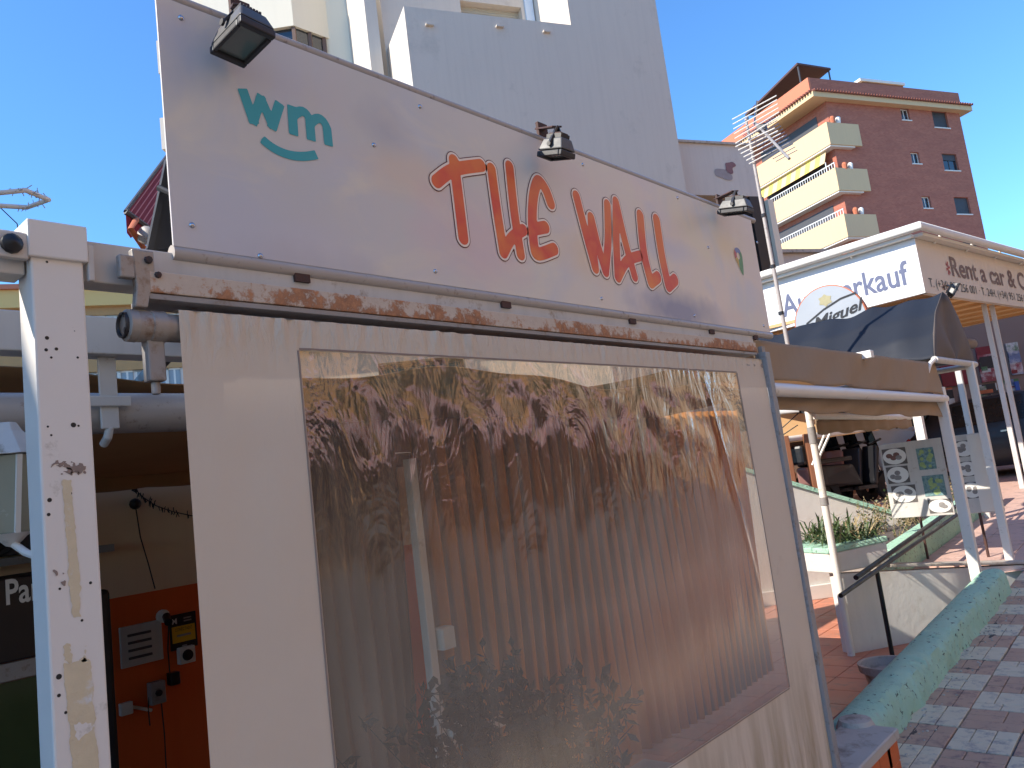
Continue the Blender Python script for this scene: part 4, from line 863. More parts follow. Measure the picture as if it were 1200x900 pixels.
# planter with bush behind the window
pb = thing('boxed_bush', 'dark leafy bush in a long trough behind the foot of the clear window', 'plant', (-2.1, 2.35, FZ))
m_ = MB(); m_.box(-2.3, -1.9, 1.5, 3.2, FZ, .42); m_.build('trough', M['stain_wall'], pb, bevel=.01)
lf = MB(); stm = MB()
for k in range(120):
    bx, by = random.uniform(-2.25, -1.95), random.gauss(2.12, .26); by = min(max(by, 1.6), 3.0); hgt = random.uniform(.55, .80) if abs(by-2.1) < .22 else random.uniform(.35, .62)
    p = np.array((bx, by, .40)); d = nz((random.gauss(0, .25), random.gauss(0, .25), 1)); pts = [p]
    for s_ in range(5): d = nz(d+rng.normal(size=3)*.12); pts.append(pts[-1]+d*hgt/5)
    stm.tube(pts, [.004, .0035, .003, .0025, .002, .0015], 4, False)
    for s_ in range(26):
        t = random.uniform(.2, 1)*5; i = min(int(t), 4); c = pts[i]+(pts[i+1]-pts[i])*(t-i); a = nz(rng.normal(size=3)+np.array((0,0,.4))); b = nz(np.cross(a, rng.normal(size=3))); L = random.uniform(.04, .075); W = L*.24
        lf.add([c, c+a*L*.5+b*W, c+a*L, c+a*L*.5-b*W], [(0,1,2,3)])
kind(lf.build('foliage', M['leaf_dark'], pb), 'stuff'); kind(stm.build('stems', M['leaf_dark'], pb), 'stuff')
# dark fridge kiosk with the Part... header
kf = Frame((-3.7, 0, 0), (0, 1)); kio = thing('display_fridge', 'black drinks fridge with glass door and lettered header under the canopy', 'fridge', (-4.0, .9, FZ))
kr, kt = kf.px(117, 662); _, kb = kf.px(110, 755); k2, _ = kf.px(137, 740)
m_ = MB(); m_.box(-4.3, -3.72, .1, kr, kb, kt); m_.build('header', M['black_paint'], kio, bevel=.006)
m_ = MB(); m_.box(-4.3, -3.74, kr-.06, k2, FZ, kt-.11); m_.build('side_panel', M['black_paint'], kio, bevel=.02)
m_ = MB(); m_.box(-3.76, -3.73, .1, kr-.062, kb-.075, kb-.004); m_.build('chrome_strip', M['grey_metal'], kio, bevel=.004)
M['fridge_glass'] = mat('fridge_glass', (60, 72, 44), .12, .25, 3, 0, spec=.4)
m_ = MB(); m_.box(-4.2, -3.75, .1, kr-.13, FZ+.05, kb-.08); m_.build('glass_door', M['fridge_glass'], kio)
m_ = MB(); m_.box(-3.77, -3.72, kr-.125, kr-.065, FZ, kb-.08); m_.build('door_frame', M['grey_metal'], kio, bevel=.004)
ta, tb = Frame((-3.72, 0, 0), (0, 1)).px(7, 707); ta2, _ = Frame((-3.72, 0, 0), (0, 1)).px(50, 703)
text('Party', Frame((-3.72, 0, 0), (0, 1)), ta, tb-.005, .003, .098, M['white_print'], 'lettering', kio, fat=.02, width=(ta2-ta)*1.55)
# air conditioner
AF = Frame((-4.78, 0, 0), (0, 1)); a1, z1 = AF.px(46, 592); a0 = a1-.7; z0 = AF.px(20, 650)[1]
ac = thing('air_conditioner', 'dark outdoor air conditioning unit with round fan grille high on the beige wall', 'air conditioner', (-4.9, a0+.3, z0))
m_ = MB(); m_.box(-4.98, -4.78, a0, a1, z0, z1+.12); m_.build('casing', M['shutter_dark'], ac, bevel=.008)
for r_ in (.03, .06, .09, .12, .15, .18):
    m_ = MB(); c_ = np.array((-4.775, a1-.25, (z0+z1)/2+.05)); m_.tube([c_+np.array((0, r_*math.cos(t*pi/12), r_*math.sin(t*pi/12))) for t in range(25)], .003, 5, False); m_.build('grille_ring', M['black_paint'], ac)
for k in range(5):
    t = k*2*pi/5; c_ = np.array((-4.779, a1-.25, (z0+z1)/2+.05)); m_ = MB(); m_.quad(c_, c_+np.array((0, math.cos(t)*.16, math.sin(t)*.16)), c_+np.array((.002, math.cos(t+.6)*.16, math.sin(t+.6)*.16))); m_.build('fan_blade', M['black_paint'], ac)
m_ = MB(); m_.box(-5.0, -4.72, a0-.2, a1+.35, z0-.05, z0-.01); m_.build('bracket_rail', M['grey_metal'], ac)
# lantern
lx, ly = -1.95, .485
lc = onx(30, 580, lx); ly = lc[1]-.03
lt = thing('wall_lantern', 'white framed hexagonal lantern hanging half hidden behind the near post', 'lantern', (lx, ly, B0-.15))
def hexp(r_, z, ph=0): return [(lx+r_*math.cos(k*pi/3+ph), ly+r_*math.sin(k*pi/3+ph), z) for k in range(6)]
zt_ = onx(20, 535, lx)[2]; zb_ = onx(40, 622, lx)[2]
m_ = MB(); T_ = hexp(.088, zt_)+hexp(.03, zt_+.055)+hexp(.018, zt_+.075); m_.add(T_, [(k, (k+1)%6, 6+(k+1)%6, 6+k) for k in range(6)]+[(6+k, 6+(k+1)%6, 12+(k+1)%6, 12+k) for k in range(6)]+[tuple(range(12, 18)), tuple(range(5, -1, -1))]); m_.build('roof', M['old_white'], lt, bevel=.002)
t1, t0 = hexp(.074, zt_-.002), hexp(.040, zb_)
for k in range(6):
    m_ = MB(); m_.bar(t1[k], t0[k], .010, .010); m_.build('frame_bar', M['white_paint'], lt)
    m_ = MB(); j = (k+1)%6; s_ = .97; m_.quad(*[tuple(np.array((lx, ly, 0))+(np.array(p)-np.array((lx, ly, 0)))*np.array((s_, s_, 1))) for p in (t0[k], t0[j], t1[j], t1[k])]); m_.build('pane', bpy.data.materials.get('lantern_glass') or mat('lantern_glass', (150, 150, 132), .25, .1, 8, 0), lt)
m_ = MB(); m_.lathe((lx, ly, zb_-.03), [(0, 0), (.012, .004), (.03, .022), (.044, .03)], 12); m_.build('base_cup', M['white_paint'], lt, smooth=True)
m_ = MB(); m_.tube([(lx, ly, zb_-.02), (lx+.05, ly+.012, zb_-.045), (lx+.12, ly+.02, zb_-.06), (lx+.2, ly+.03, zb_-.05), (-1.56, .49, zb_-.02), (-1.556, .49, zb_+.06)], .008, 8); m_.build('scroll_arm', M['white_paint'], lt, smooth=True)
# wall vent, alarm sign, boxes, cables, string lights on the orange wall
IW = Frame((-4.998, 0, 0), (0, 1))
def rect(p0, p1, F): 
    a, b = F.px(*p0); c, d = F.px(*p1); return min(a,c), max(a,c), min(b,d), max(b,d)
r_ = rect((139, 742), (190, 766), IW); vt = thing('wall_vent', 'cream slatted ventilation grille set in the orange wall', 'vent', tuple(IW(r_[0], r_[2])))
m_ = MB(); m_.fbox(IW, r_[0], r_[1], r_[2]-.03, r_[3]+.03, 0, .02); m_.build('frame', M['old_white'], vt, bevel=.003)
for k in range(4): z = r_[2]+.012+(r_[3]-r_[2])*k/4; m_ = MB(); m_.fbox(IW, r_[0]+.04, r_[1]-.07, z, z+.014, .021, .032); m_.build('slat', M['shutter_dark'], vt)
r_ = rect((197, 722), (231, 756), IW); sg = thing('alarm_sign', 'small black and yellow alarm notice on the orange wall', 'sign', tuple(IW(r_[0], r_[2])))
m_ = MB(); m_.fbox(IW, r_[0], r_[1], r_[2], r_[3], .004, .010); m_.build('plate', M['black_print'], sg)
hh_ = r_[3]-r_[2]; ww_ = r_[1]-r_[0]
m_ = MB(); m_.fbox(IW, r_[0]+.012, r_[1]-.012, r_[2]+hh_*.2, r_[2]+hh_*.66, .0101, .012); m_.build('yellow_panel', M['yellow'], sg)
text('CONECTADO', IW, r_[0]+.03, r_[2]+hh_*.52, .0135, hh_*.09, M['black_print'], 'lettering', sg, width=ww_-.06); text('M', IW, r_[0]+.015, r_[2]+hh_*.74, .0115, hh_*.15, M['white_print'], 'lettering', sg, fat=.03)
m_ = MB()
for k in range(2): m_.fbox(IW, r_[0]+.09, r_[1]-.03, r_[2]+hh_*(.76+.08*k), r_[2]+hh_*(.80+.08*k), .0105, .0115)
m_.fbox(IW, r_[0]+.07, r_[1]-.07, r_[2]+hh_*.07, r_[2]+hh_*.11, .0105, .0115); m_.fbox(IW, r_[0]+.04, r_[1]-.04, r_[2]+hh_*.36, r_[2]+hh_*.42, .0125, .0135); kind(m_.build('small_print', M['grey_metal'], sg), 'stuff')
c_ = IW(*IW.px(216, 767)); sp = thing('wall_socket', 'square white socket with black round centre below the alarm notice', 'socket', tuple(c_))
m_ = MB(); m_.box(-4.998, -4.95, c_[1]-.05, c_[1]+.05, c_[2]-.05, c_[2]+.05); m_.build('plate', M['white_soft'], sp, bevel=.006); m_ = MB(); m_.lathe((-4.95, c_[1], c_[2]), [(.034, 0), (.03, .012), (0, .014)], 14, (1,0,0)); m_.build('socket_hole', M['black_paint'], sp)
c_ = IW(*IW.px(181, 811)); sp = thing('junction_box', 'grey junction box with dark knob low on the orange wall', 'junction box', tuple(c_))
m_ = MB(); m_.box(-4.998, -4.94, c_[1]-.045, c_[1]+.045, c_[2]-.065, c_[2]+.065); m_.build('box', M['grey_metal'], sp, bevel=.006); m_ = MB(); m_.lathe((-4.94, c_[1], c_[2]), [(.02, 0), (.018, .014), (0, .016)], 12, (1,0,0)); m_.build('knob', M['black_paint'], sp)
c_ = IW(*IW.px(146, 830)); m_ = MB(); m_.box(-4.998, -4.96, c_[1]-.035, c_[1]+.035, c_[2]-.035, c_[2]+.035); tag(m_.build('socket_plate', M['white_soft'], bevel=.005), 'little white socket at the left end of the white conduit', 'socket')
e_ = IW(*IW.px(176, 822)); m_ = MB(); m_.tube([(-4.985, c_[1]+.036, c_[2]), (-4.985, e_[1], e_[2]-.05)], .010, 8); tag(m_.build('conduit', M['white_soft'], smooth=True), 'white plastic conduit running to the grey junction box', 'conduit')
c_ = IW(*IW.px(190, 722)); sp = thing('security_camera', 'small white security camera with dark lens above the vent', 'camera', tuple(c_))
m_ = MB(); m_.lathe((-4.998, c_[1], c_[2]), [(.04, 0), (.04, .02), (.018, .03), (.018, .06), (0, .06)], 12, (1,0,0)); m_.build('mount', M['white_soft'], sp); m_ = MB(); m_.tube([(-4.94, c_[1], c_[2]), (-4.87, c_[1]-.02, c_[2]-.03)], .024, 10); m_.build('lens_barrel', M['black_paint'], sp)
def cable(pts, lab, nm='cable', r_=.004, cat='cable'):
    P = [np.array(IW(*IW.px(*p)))+np.array((.02, 0, 0)) for p in pts]; m_ = MB(); m_.tube(P, r_, 6); return tag(m_.build(nm, M['cable'], smooth=True), lab, cat)
cable([(196,733),(195,760),(197,785),(199,797)], 'black cable dropping from the camera past the alarm notice'); cable([(157,592),(163,630),(172,660),(180,690)], 'thin black cable slanting down the beige wall from a dark clip')
cable([(181,805),(173,815),(172,830),(174,850)], 'black cable looping beside the grey junction box'); cable([(187,820),(191,860),(193,900),(193,960)], 'dark red cable running down the wall under the junction box')
c_ = IW(*IW.px(200, 793)); m_ = MB(); m_.box(-4.99, -4.93, c_[1]-.03, c_[1]+.03, c_[2]-.045, c_[2]+.03); tag(m_.build('power_adapter', M['black_paint'], bevel=.006), 'black power adapter hanging on the cable under the alarm notice', 'adapter')
c_ = IW(*IW.px(156, 591)); m_ = MB(); m_.ball(c_+np.array((.03,0,0)), .035, 10, 6); tag(m_.build('cable_clip', M['black_paint'], smooth=True), 'round dark clip on the beige wall at the cable top', 'clip')
P = [IW.px(*p) for p in ((152,570),(165,583),(180,593),(200,600),(228,606))]; sl_ = thing('string_lights', 'unlit string of tiny dark lights sagging across the beige wall', 'string lights', tuple(IW(*P[2])))
m_ = MB(); m_.tube([IW(a, b, .03) for a, b in P], .003, 5); m_.build('wire', M['cable'], sl_)
m_ = MB()
for k in range(60):
    t = random.uniform(0, 3.99); i = int(t); a = P[i][0]+(P[i+1][0]-P[i][0])*(t-i); b = P[i][1]+(P[i+1][1]-P[i][1])*(t-i); L = random.uniform(.012, .03); s_ = random.choice((-1, -1, 1)); m_.bar(IW(a, b, .03), IW(a+random.uniform(-.012, .012), b+L*s_, .035), .004, .004)
kind(m_.build('bulbs', M['cable'], sl_), 'stuff')
# spiky ring decoration top left
q = onr(6, 235, 6.0); dc = thing('garland_ring', 'white six-sided wire ring decoration with tiny spikes against the sky', 'decoration', tuple(q))
hp = [onr(x, y, 6.0+d_) for x, y, d_ in ((-45,232,0),(0,226,-.2),(30,223,-.2),(57,234,0),(32,243,.3),(-2,241,.3),(-45,240,.2))]
m_ = MB(); m_.tube(hp+[hp[0]], .017, 8, False); m_.build('ring', M['white_paint'], dc, smooth=True)
m_ = MB()
for k in range(90):
    i = random.randrange(6); t = random.random(); p = hp[i]+(hp[i+1]-hp[i])*t; m_.bar(p, p+rng.normal(size=3)*.020, .004, .004)
kind(m_.build('spikes', M['pipe'], dc), 'stuff')
m_ = MB(); m_.tube([hp[5]+np.array((0,0,0)), onr(20, 262, 6.6), onr(30, 330, 7.5)], .004, 5); m_.build('hanging_wire', M['cable'], dc)
# maroon striped awning behind the sign's near end
mw = thing('maroon_awning', 'maroon awning with pale stripes folded out left of the sign', 'awning', tuple(onr(180, 240, 9)))
TL, TR, BR_, BL_ = onr(197, 181, 9.6), onr(232, 150, 9.6), onr(226, 282, 8.2), onr(146, 248, 8.2)
BL2 = onr(160, 280, 8.5)
M['maroon'] = mat('maroon_cloth', (128, 40, 52), .85, .06, 4); M['maroon_pale'] = mat('maroon_line', (190, 120, 120), .85, .06, 4)
A0, A1 = onr(197, 181, 9.6), onr(147, 248, 8.2); B0_, B1_ = onr(300, 230, 10.4), onr(262, 330, 9.0)
A0, A1, B0_, B1_ = map(np.array, (A0, A1, B0_, B1_))
for k in range(26):
    for (f0, f1, mt) in ((0, .78, 'maroon'), (.78, 1, 'maroon_pale')):
        s0, s1 = (k+f0)/26, (k+f1)/26; m_ = MB(); m_.quad(A0+(B0_-A0)*s0, A0+(B0_-A0)*s1, A1+(B1_-A1)*s1, A1+(B1_-A1)*s0); m_.build('cloth_stripe', M[mt], mw)
m_ = MB(); m_.tube([A0, A1], .02, 6); m_.tube([A1, B1_], .03, 6); m_.build('front_bar', M['shutter_dark'], mw)
m_ = MB(); m_.grid(lambda i, j: A1+(B1_-A1)*i-np.array((0,0,.22+.03*math.sin(i*60)))*j, 30, 2); m_.build('valance', M['maroon'], mw)
e1 = onr(153, 268, 8.0); m_ = MB(); m_.tube([A1+(B1_-A1)*.1, e1, onr(168, 290, 8.3)], .03, 7); m_.build('folding_arm', M['clay_pot'], mw, smooth=True)
m_ = MB(); m_.lathe(onr(172, 276, 8.1), [(.07, -.05), (.09, -.03), (.09, .03), (.06, .05), (0, .05)], 12, (.5,-.8,0)); m_.build('arm_joint', M['cast_metal'], mw, smooth=True)
# dark stay behind the sign's near edge
s0_, s1_ = onx(197, 288, -1.62), onx(208, 190, -1.62)
m_ = MB(); m_.prism([tuple(onx(178,292,-1.60)), tuple(onx(206,292,-1.60)), tuple(onx(206,200,-1.60)), tuple(onx(198,188,-1.60))], (-.02, 0, 0)); m_.bar(onx(175,293,-1.598), onx(197,188,-1.598), .012, .012, (1,0,0)); m_.tube([onx(186,220,-1.59), onx(203,228,-1.56)], .007, 8); m_.build('side_stay', M['dark_metal'], sign)
# ================================================================== RIGHT: SECOND TERRACE, STREET, CARS
# ramp / steps retaining wall
A_ = np.array((-2.75, 7.1)); B_ = np.array((-1.62, 8.62)); RFm = Frame((A_[0], A_[1], 0), B_-A_); LW = float(np.linalg.norm(B_-A_))
rw = thing('stair_wall', 'white rendered retaining wall with sun patches beside the sunken terrace steps', 'wall', (-2.3, 7.8, FZ))
zl = RFm.px(985, 640)[1]; am_, zm_ = RFm.px(1043, 665); _, zr_ = RFm.px(1193, 667)
m_ = MB(); m_.prism([RFm(0, FZ), RFm(LW+.3, FZ), RFm(LW+.3, zr_), RFm(am_, zm_), RFm(am_-.02, zm_)], -RFm.n*.12); 
m_ = MB(); m_.hexa([RFm(0,FZ), RFm(LW+.3,FZ), RFm(LW+.3,FZ,-.12), RFm(0,FZ,-.12), RFm(0,zm_+.02), RFm(LW+.3,zr_), RFm(LW+.3,zr_,-.12), RFm(0,zm_+.02,-.12)]); m_.build('wall_face', M['wall_white'], rw)
m_ = MB(); m_.hexa([RFm(am_,zm_+.003,.02), RFm(LW+.3,zr_+.003,.02), RFm(LW+.3,zr_+.003,-.16), RFm(am_,zm_+.003,-.16), RFm(am_,zm_+.03,.02), RFm(LW+.3,zr_+.03,.02), RFm(LW+.3,zr_+.03,-.16), RFm(am_,zm_+.03,-.16)]); m_.build('cap', M['concrete'], rw, bevel=.006)
# planter rising from it, green rimmed
plt = thing('corner_planter', 'white planter box with mint rim holding spiky grass at the head of the steps', 'planter', (-2.6, 7.6, FZ))
zp_ = RFm.px(985, 640)[1]; a1p = RFm.px(1038, 640)[0]
m_ = MB(); m_.hexa([RFm(-.04,zm_+.03,.015), RFm(a1p,zm_+.04,.015), RFm(a1p+.1,zm_+.04,-.75), RFm(-.2,zm_+.03,-.75), RFm(-.06,zp_-.05,.02), RFm(a1p,zp_-.02,.02), RFm(a1p+.1,zp_+.05,-.75), RFm(-.2,zp_-.02,-.75)]); m_.build('box', M['wall_white'], plt, bevel=.01)
m_ = MB(); m_.hexa([RFm(-.07,zp_-.048,.035), RFm(a1p+.01,zp_-.018,.035), RFm(a1p+.1,zp_-.018,-.76), RFm(-.2,zp_-.048,-.76), RFm(-.07,zp_-.0,.035), RFm(a1p+.01,zp_+.03,.035), RFm(a1p+.1,zp_+.03,-.76), RFm(-.2,zp_,-.76)]); m_.build('rim', M['mint'], plt, bevel=.01)
bl = MB(); dr = MB()
for k in range(260):
    c = RFm(random.uniform(.02, a1p), zp_+.02, random.uniform(-.7, -.05)); d = nz((random.gauss(0, .9), random.gauss(0, .9), random.uniform(.3, 1.2))); L = random.uniform(.22, .5); w_ = .008
    s_ = nz(np.cross(d, (0, 0, 1))); q1 = c+d*L*.5; q2 = c+d*L-np.array((0, 0, L*.35)); (bl if random.random() < .8 else dr).add([c-s_*w_, c+s_*w_, q1+s_*w_, q1-s_*w_, q2], [(0,1,2,3),(3,2,4)])
kind(bl.build('grass_blades', M['leaf'], plt), 'stuff'); kind(dr.build('dry_blades', M['leaf_dry'], plt), 'stuff')
# long green planter wall climbing behind the menu board
gw = thing('green_planter_wall', 'long low mint planter wall full of dry shrubs behind the menu board', 'planter', (-3.2, 10.5, .5))
P0 = onground(1045, 655); P1 = onground(1165, 590)
P0, P1 = np.array((-2.62, 8.3, 0.)), np.array((-2.62, 13.2, 0.))
m_ = MB()
for k in range(1): m_.hexa([(-2.78,P0[1],gz(P0[1])-.1),(-2.60,P0[1],gz(P0[1])-.1),(-2.60,P1[1],gz(P1[1])-.1),(-2.78,P1[1],gz(P1[1])-.1),(-2.78,P0[1],gz(P0[1])+.27),(-2.60,P0[1],gz(P0[1])+.27),(-2.60,P1[1],gz(P1[1])+.30),(-2.78,P1[1],gz(P1[1])+.30)])
m_.build('wall', M['mint'], gw, bevel=.02)
m_ = MB(); m_.grid(lambda i, j: (-3.7+.93*i, 8.2+5*j, gz(8.2+5*j)+.16+.05*mn.noise(Vector((i*4, j*20, 0)))), 6, 40); kind(m_.build('soil', M['dirt'], gw, smooth=True), 'stuff')
lf = MB(); lf2 = MB(); tw_ = MB()
for k in range(60):
    c = np.array((random.uniform(-3.5, -2.8), random.uniform(8.3, 12.4), 0)); c[2] = gz(c[1])+.16; 
    for s_ in range(4):
        d = nz((random.gauss(0, .4), random.gauss(0, .4), 1)); H = random.uniform(.12, .45); p = [c, c+d*H*.5, c+d*H+rng.normal(size=3)*.03]; tw_.tube(p, [.004, .003, .0015], 4, False)
        for q_ in range(12):
            t = random.uniform(.25, 1); e = c+d*H*t; a = nz(rng.normal(size=3)); b = nz(np.cross(a, rng.normal(size=3))); L = random.uniform(.02, .05); (lf if random.random() < .5 else lf2).add([e, e+a*L*.5+b*L*.3, e+a*L, e+a*L*.5-b*L*.3], [(0,1,2,3)])
kind(lf.build('green_leaves', M['leaf'], gw), 'stuff'); kind(lf2.build('dry_leaves', M['leaf_dry'], gw), 'stuff'); kind(tw_.build('twigs', M['leaf_dry'], gw), 'stuff')
# white stair wall with mint coping, deeper
WF = Frame((-4.05, 9.6, 0), (.72, .69)); w2 = thing('white_garden_wall', 'bright white garden wall with mint coping sloping down behind the thin post', 'wall', (-4.0, 10, FZ))
a0, _ = WF.px(905, 712); a0 -= 2.5; b0 = WF.px(925, 568)[1]; a1, b1 = WF.px(1062, 608); af, bf_ = WF.px(925, 568)
sl_ = (b1-bf_)/(a1-af)
def top(a): return bf_+sl_*(a-af) if a > af-1 else bf_-sl_
m_ = MB(); m_.prism([WF(a0, FZ), WF(a1, FZ), WF(a1, top(a1)), WF(af-1, top(af-1)), WF(a0, top(af-1))], -WF.n*.15); m_.build('wall_face', M['wall_white'], w2)
m_ = MB(); m_.prism([WF(a0, top(af-1)+.002, .03), WF(af-1, top(af-1)+.002, .03), WF(a1, top(a1)+.002, .03), WF(a1, top(a1)+.055, .03), WF(af-1, top(af-1)+.055, .03), WF(a0, top(af-1)+.055, .03)], -WF.n*.21); m_.build('coping', M['mint'], w2)
m_ = MB(); m_.fbox(WF, a0, a1, FZ, FZ+.17, .002, .05); m_.build('skirting', M['white_soft'], w2, bevel=.008)
# weeds at its foot
for px_, py_, s_, lb in ((965, 672, 1.0, 'thin weed with sparse leaves growing at the foot of the white garden wall'), (958, 640, .6, 'short weed higher up against the white garden wall')):
    c = onz(px_, 697, FZ); wd = thing('weed', lb, 'plant', tuple(c)); lf = MB(); st_ = MB()
    for k in range(5):
        d = nz((random.gauss(0, .25), random.gauss(0, .25), 1)); H = random.uniform(.3, .75)*s_; st_.tube([c, c+d*H*.5, c+d*H], [.005, .004, .002], 4, False)
        for q_ in range(9):
            e = c+d*H*random.uniform(.2, 1); a = nz(rng.normal(size=3)); b = nz(np.cross(a, rng.normal(size=3))); L = random.uniform(.05, .1); lf.add([e, e+a*L*.5+b*L*.25, e+a*L, e+a*L*.5-b*L*.25], [(0,1,2,3)])
    kind(lf.build('leaves', M['leaf'], wd), 'stuff'); kind(st_.build('stems', M['leaf'], wd), 'stuff')
# upper walkway with pinkish tiles, seen under the menu board
M['pink_tile'] = mat('pink_tile', (202, 166, 150), .7, .1, 5, .2, 80, dirt=(150, 124, 116), dirt_amt=.4, dirt_scale=6)
up = MB(); up.quad((-2.60, 8.0, gz(8)-.008), (-1.53, 8.55, gz(8.55)-.008), (-1.53, 60, gz(60)-.008), (-9, 60, gz(60)-.008), (-9, 12.3, gz(12.3)-.008), (-2.6, 12.3, gz(12.3)-.008)); up = kind(up.build('upper_walkway', M['pink_tile']), 'structure')
m_ = MB(); m_.bbox(.003, .397, .003, .397, -.01, .006, .003); q_ = m_.build('walkway_tile', M['pink_tile']); WM = q_.data; WM.transform(Matrix.Translation(q_.location)); bpy.data.objects.remove(q_)
for i in range(3):
    for j in range(17):
        x = -2.6+.4*i+.02; y = 8.75+.4*j
        if x+.4 > -1.4 and j < 0: continue
        put(WM, 'walkway_tile', up, (x, y, gz(y)+.002), 0)
# black handrail
hx = -2.42; hr = thing('handrail', 'black steel double handrail on a single post climbing the terrace steps', 'handrail', (hx, 7.05, FZ))
p1, p2 = onx(1003, 677, hx), onx(1143, 577, hx); m_ = MB(); m_.tube([p1, p2], .021, 12); m_.build('upper_rail', M['black_paint'], hr, smooth=True)
hx2 = hx-.12; p1b, p2b = onx(985, 698, hx), onx(1165, 573, hx-.0); p1b[0] += .1; p1b, p2b = onx(985, 698, hx+.1), onx(1165, 573, hx+.1); m_ = MB(); m_.tube([p1b, p2b], .018, 12); m_.tube([p2b, p2b+np.array((0,.03,.02))], .022, 10); m_.build('lower_rail', M['black_paint'], hr, smooth=True)
pf_ = onx(1038, 770, hx); m_ = MB(); m_.tube([(hx+.03, 7.05, FZ), (hx+.03, 7.05, onx(1018, 670, hx)[2])], .019, 12); m_.build('post', M['black_paint'], hr, smooth=True)
m_ = MB(); q1 = onr(905, 646, 8.2); q2 = onr(961, 634, 8.9); m_.tube([q1, q2], .02, 8); m_.obox(q2, (.04,.02,0), (-.02,.04,0), (0,0,.045)); tag(m_.build('wall_rail', M['black_paint'], smooth=True), 'short black handrail ending in a square bracket against the white garden wall', 'handrail')
# flower pot
pc_ = onz(1048, 776, .24); pt_ = thing('plant_pot', 'old grey stone pot with thick rim standing behind the mint wall', 'pot', (-2.02, 5.9, FZ))
px0, py0 = -1.99, 5.75; zr = onx(1040, 776, px0)[2]
m_ = MB(); m_.lathe((px0, py0, FZ), [(0, 0), (.11, 0), (.165, zr-FZ-.05), (.19, zr-FZ-.05), (.195, zr-FZ), (.17, zr-FZ), (.155, zr-FZ-.06), (0, zr-FZ-.06)], 28); m_.build('bowl', M['concrete'], pt_, smooth=True)
# ---------------- posts
def sqpost(name, lab, x, y, z0, z1, s_=.04, mt='white_paint'):
    m_ = MB(); m_.box(x-s_, x+s_, y-s_, y+s_, z0, z1); return tag(m_.build(name, M[mt], bevel=.005), lab, 'post')
zA = CAMZ+.30
sqpost('awning_post', 'thick square white post carrying the tan awning beside the mint wall', -1.80, 7.72, gz(7.7)-.02, zA+.1, .042)
p2_ = thing('thin_post', 'thin round white post with grey sleeve standing on the terracotta terrace', 'post', (-2.73, 7.0, FZ))
m_ = MB(); m_.tube([(-2.73, 7.05, FZ), (-2.73, 7.05, CAMZ+.36)], .032, 14); m_.build('tube', M['white_paint'], p2_, smooth=True)
m_ = MB(); m_.tube([(-2.73, 7.05, CAMZ+.05), (-2.73, 7.05, CAMZ+.20)], .037, 14); m_.build('sleeve', M['grey_metal'], p2_, smooth=True); m_ = MB(); m_.tube([(-2.73, 7.05, CAMZ-.50), (-2.73, 7.05, CAMZ-.43)], .037, 14); m_.build('collar', M['grey_metal'], p2_, smooth=True)
sqpost('awning_post', 'slim white post at the far front corner of the navy awning', -1.75, 8.85, gz(8.8)-.02, CAMZ+.66, .035)
q = onr(1078, 500, 11.0); sqpost('awning_post', 'short white post at the rear corner of the tan awning above the menu board', q[0], q[1], gz(q[1]), onr(1071, 470, 11.0)[2], .05)
q = onr(1130, 470, 12.0); sqpost('awning_post', 'slender pale post behind the navy awning in front of the dark car', q[0], q[1], gz(q[1]), onr(1120, 432, 12.0)[2], .035, 'old_white')
# ---------------- tan roll-up awning between end post and thick post
ta_ = thing('tan_awning', 'tan canvas awning with valance hung on a white bar in front of the navy awning', 'awning', (-1.68, 5.6, zA))
def TAx(y): return -1.56-.24*(y-3.5)/4.2
def cl(y0, y1, zt0, zt1, zb0, zb1, nm, amp=.012, dx=0):
    m_ = MB(); m_.grid(lambda i, j: (TAx(y0+(y1-y0)*i)+dx+amp*math.sin(i*37+j*3)*(.3+j)+.02*j*math.sin(i*9), y0+(y1-y0)*i, (zt0+(zt1-zt0)*i)*(1-j)+(zb0+(zb1-zb0)*i)*j+.008*math.sin(i*23)*j), 90, 12); return m_.build(nm, M['tan_cloth'], ta_, smooth=True, solid=.003)
zt0 = onx(905, 402, -1.56)[2]; zt1 = onx(1096, 426, -1.80)[2]; zm0 = onx(897, 449, -1.56)[2]; zm1 = onx(1098, 461, -1.80)[2]; zb0 = onx(900, 480, -1.56)[2]; zb1 = onx(1100, 488, -1.80)[2]
cl(3.45, 7.72, zt0, zt1, zm0+.01, zm1-.01, 'front_cloth', dx=.01); cl(3.45, 7.72, zA-.02, zA-.0, zb0, zb1, 'valance', dx=-.03)
m_ = MB(); m_.tube([(TAx(3.42)+.02, 3.42, onx(897, 456, -1.54)[2]), (TAx(7.8)+.02, 7.8, onx(1107, 467, -1.78)[2])], .034, 14); m_.build('front_bar', M['white_paint'], ta_, smooth=True)
m_ = MB(); m_.grid(lambda i, j: (TAx(3.45+4.2*i)-.02-1.1*j, 3.45+4.2*i, zt0+(zt1-zt0)*i-.02-.02*j-.03*math.sin(j*pi)), 30, 8); m_.build('roof_cloth', M['canopy_t'], ta_, smooth=True)
m_ = MB(); m_.tube([(-2.70, 7.05, CAMZ+.30), (-2.76, 10.2, CAMZ+.235)], .035, 12); m_.build('rear_bar', M['white_paint'], ta_, smooth=True)
M['sun_cloth'] = mat('sun_cloth', (214, 172, 122), .9, .06, 3)
m_ = MB(); m_.grid(lambda i, j: (-2.74+.01*math.sin(i*50), 7.2+3.0*i, CAMZ+.27-.02*i-(.14+.01*math.sin(i*30))*j), 60, 3); m_.build('rear_valance', M['tan_cloth'], ta_, smooth=True, solid=.003)
m_ = MB(); m_.box(-1.72, -1.60, 5.35, 5.41, zt0+.0, zt0+.05); m_.build('arm_end', M['white_paint'], ta_, bevel=.004)
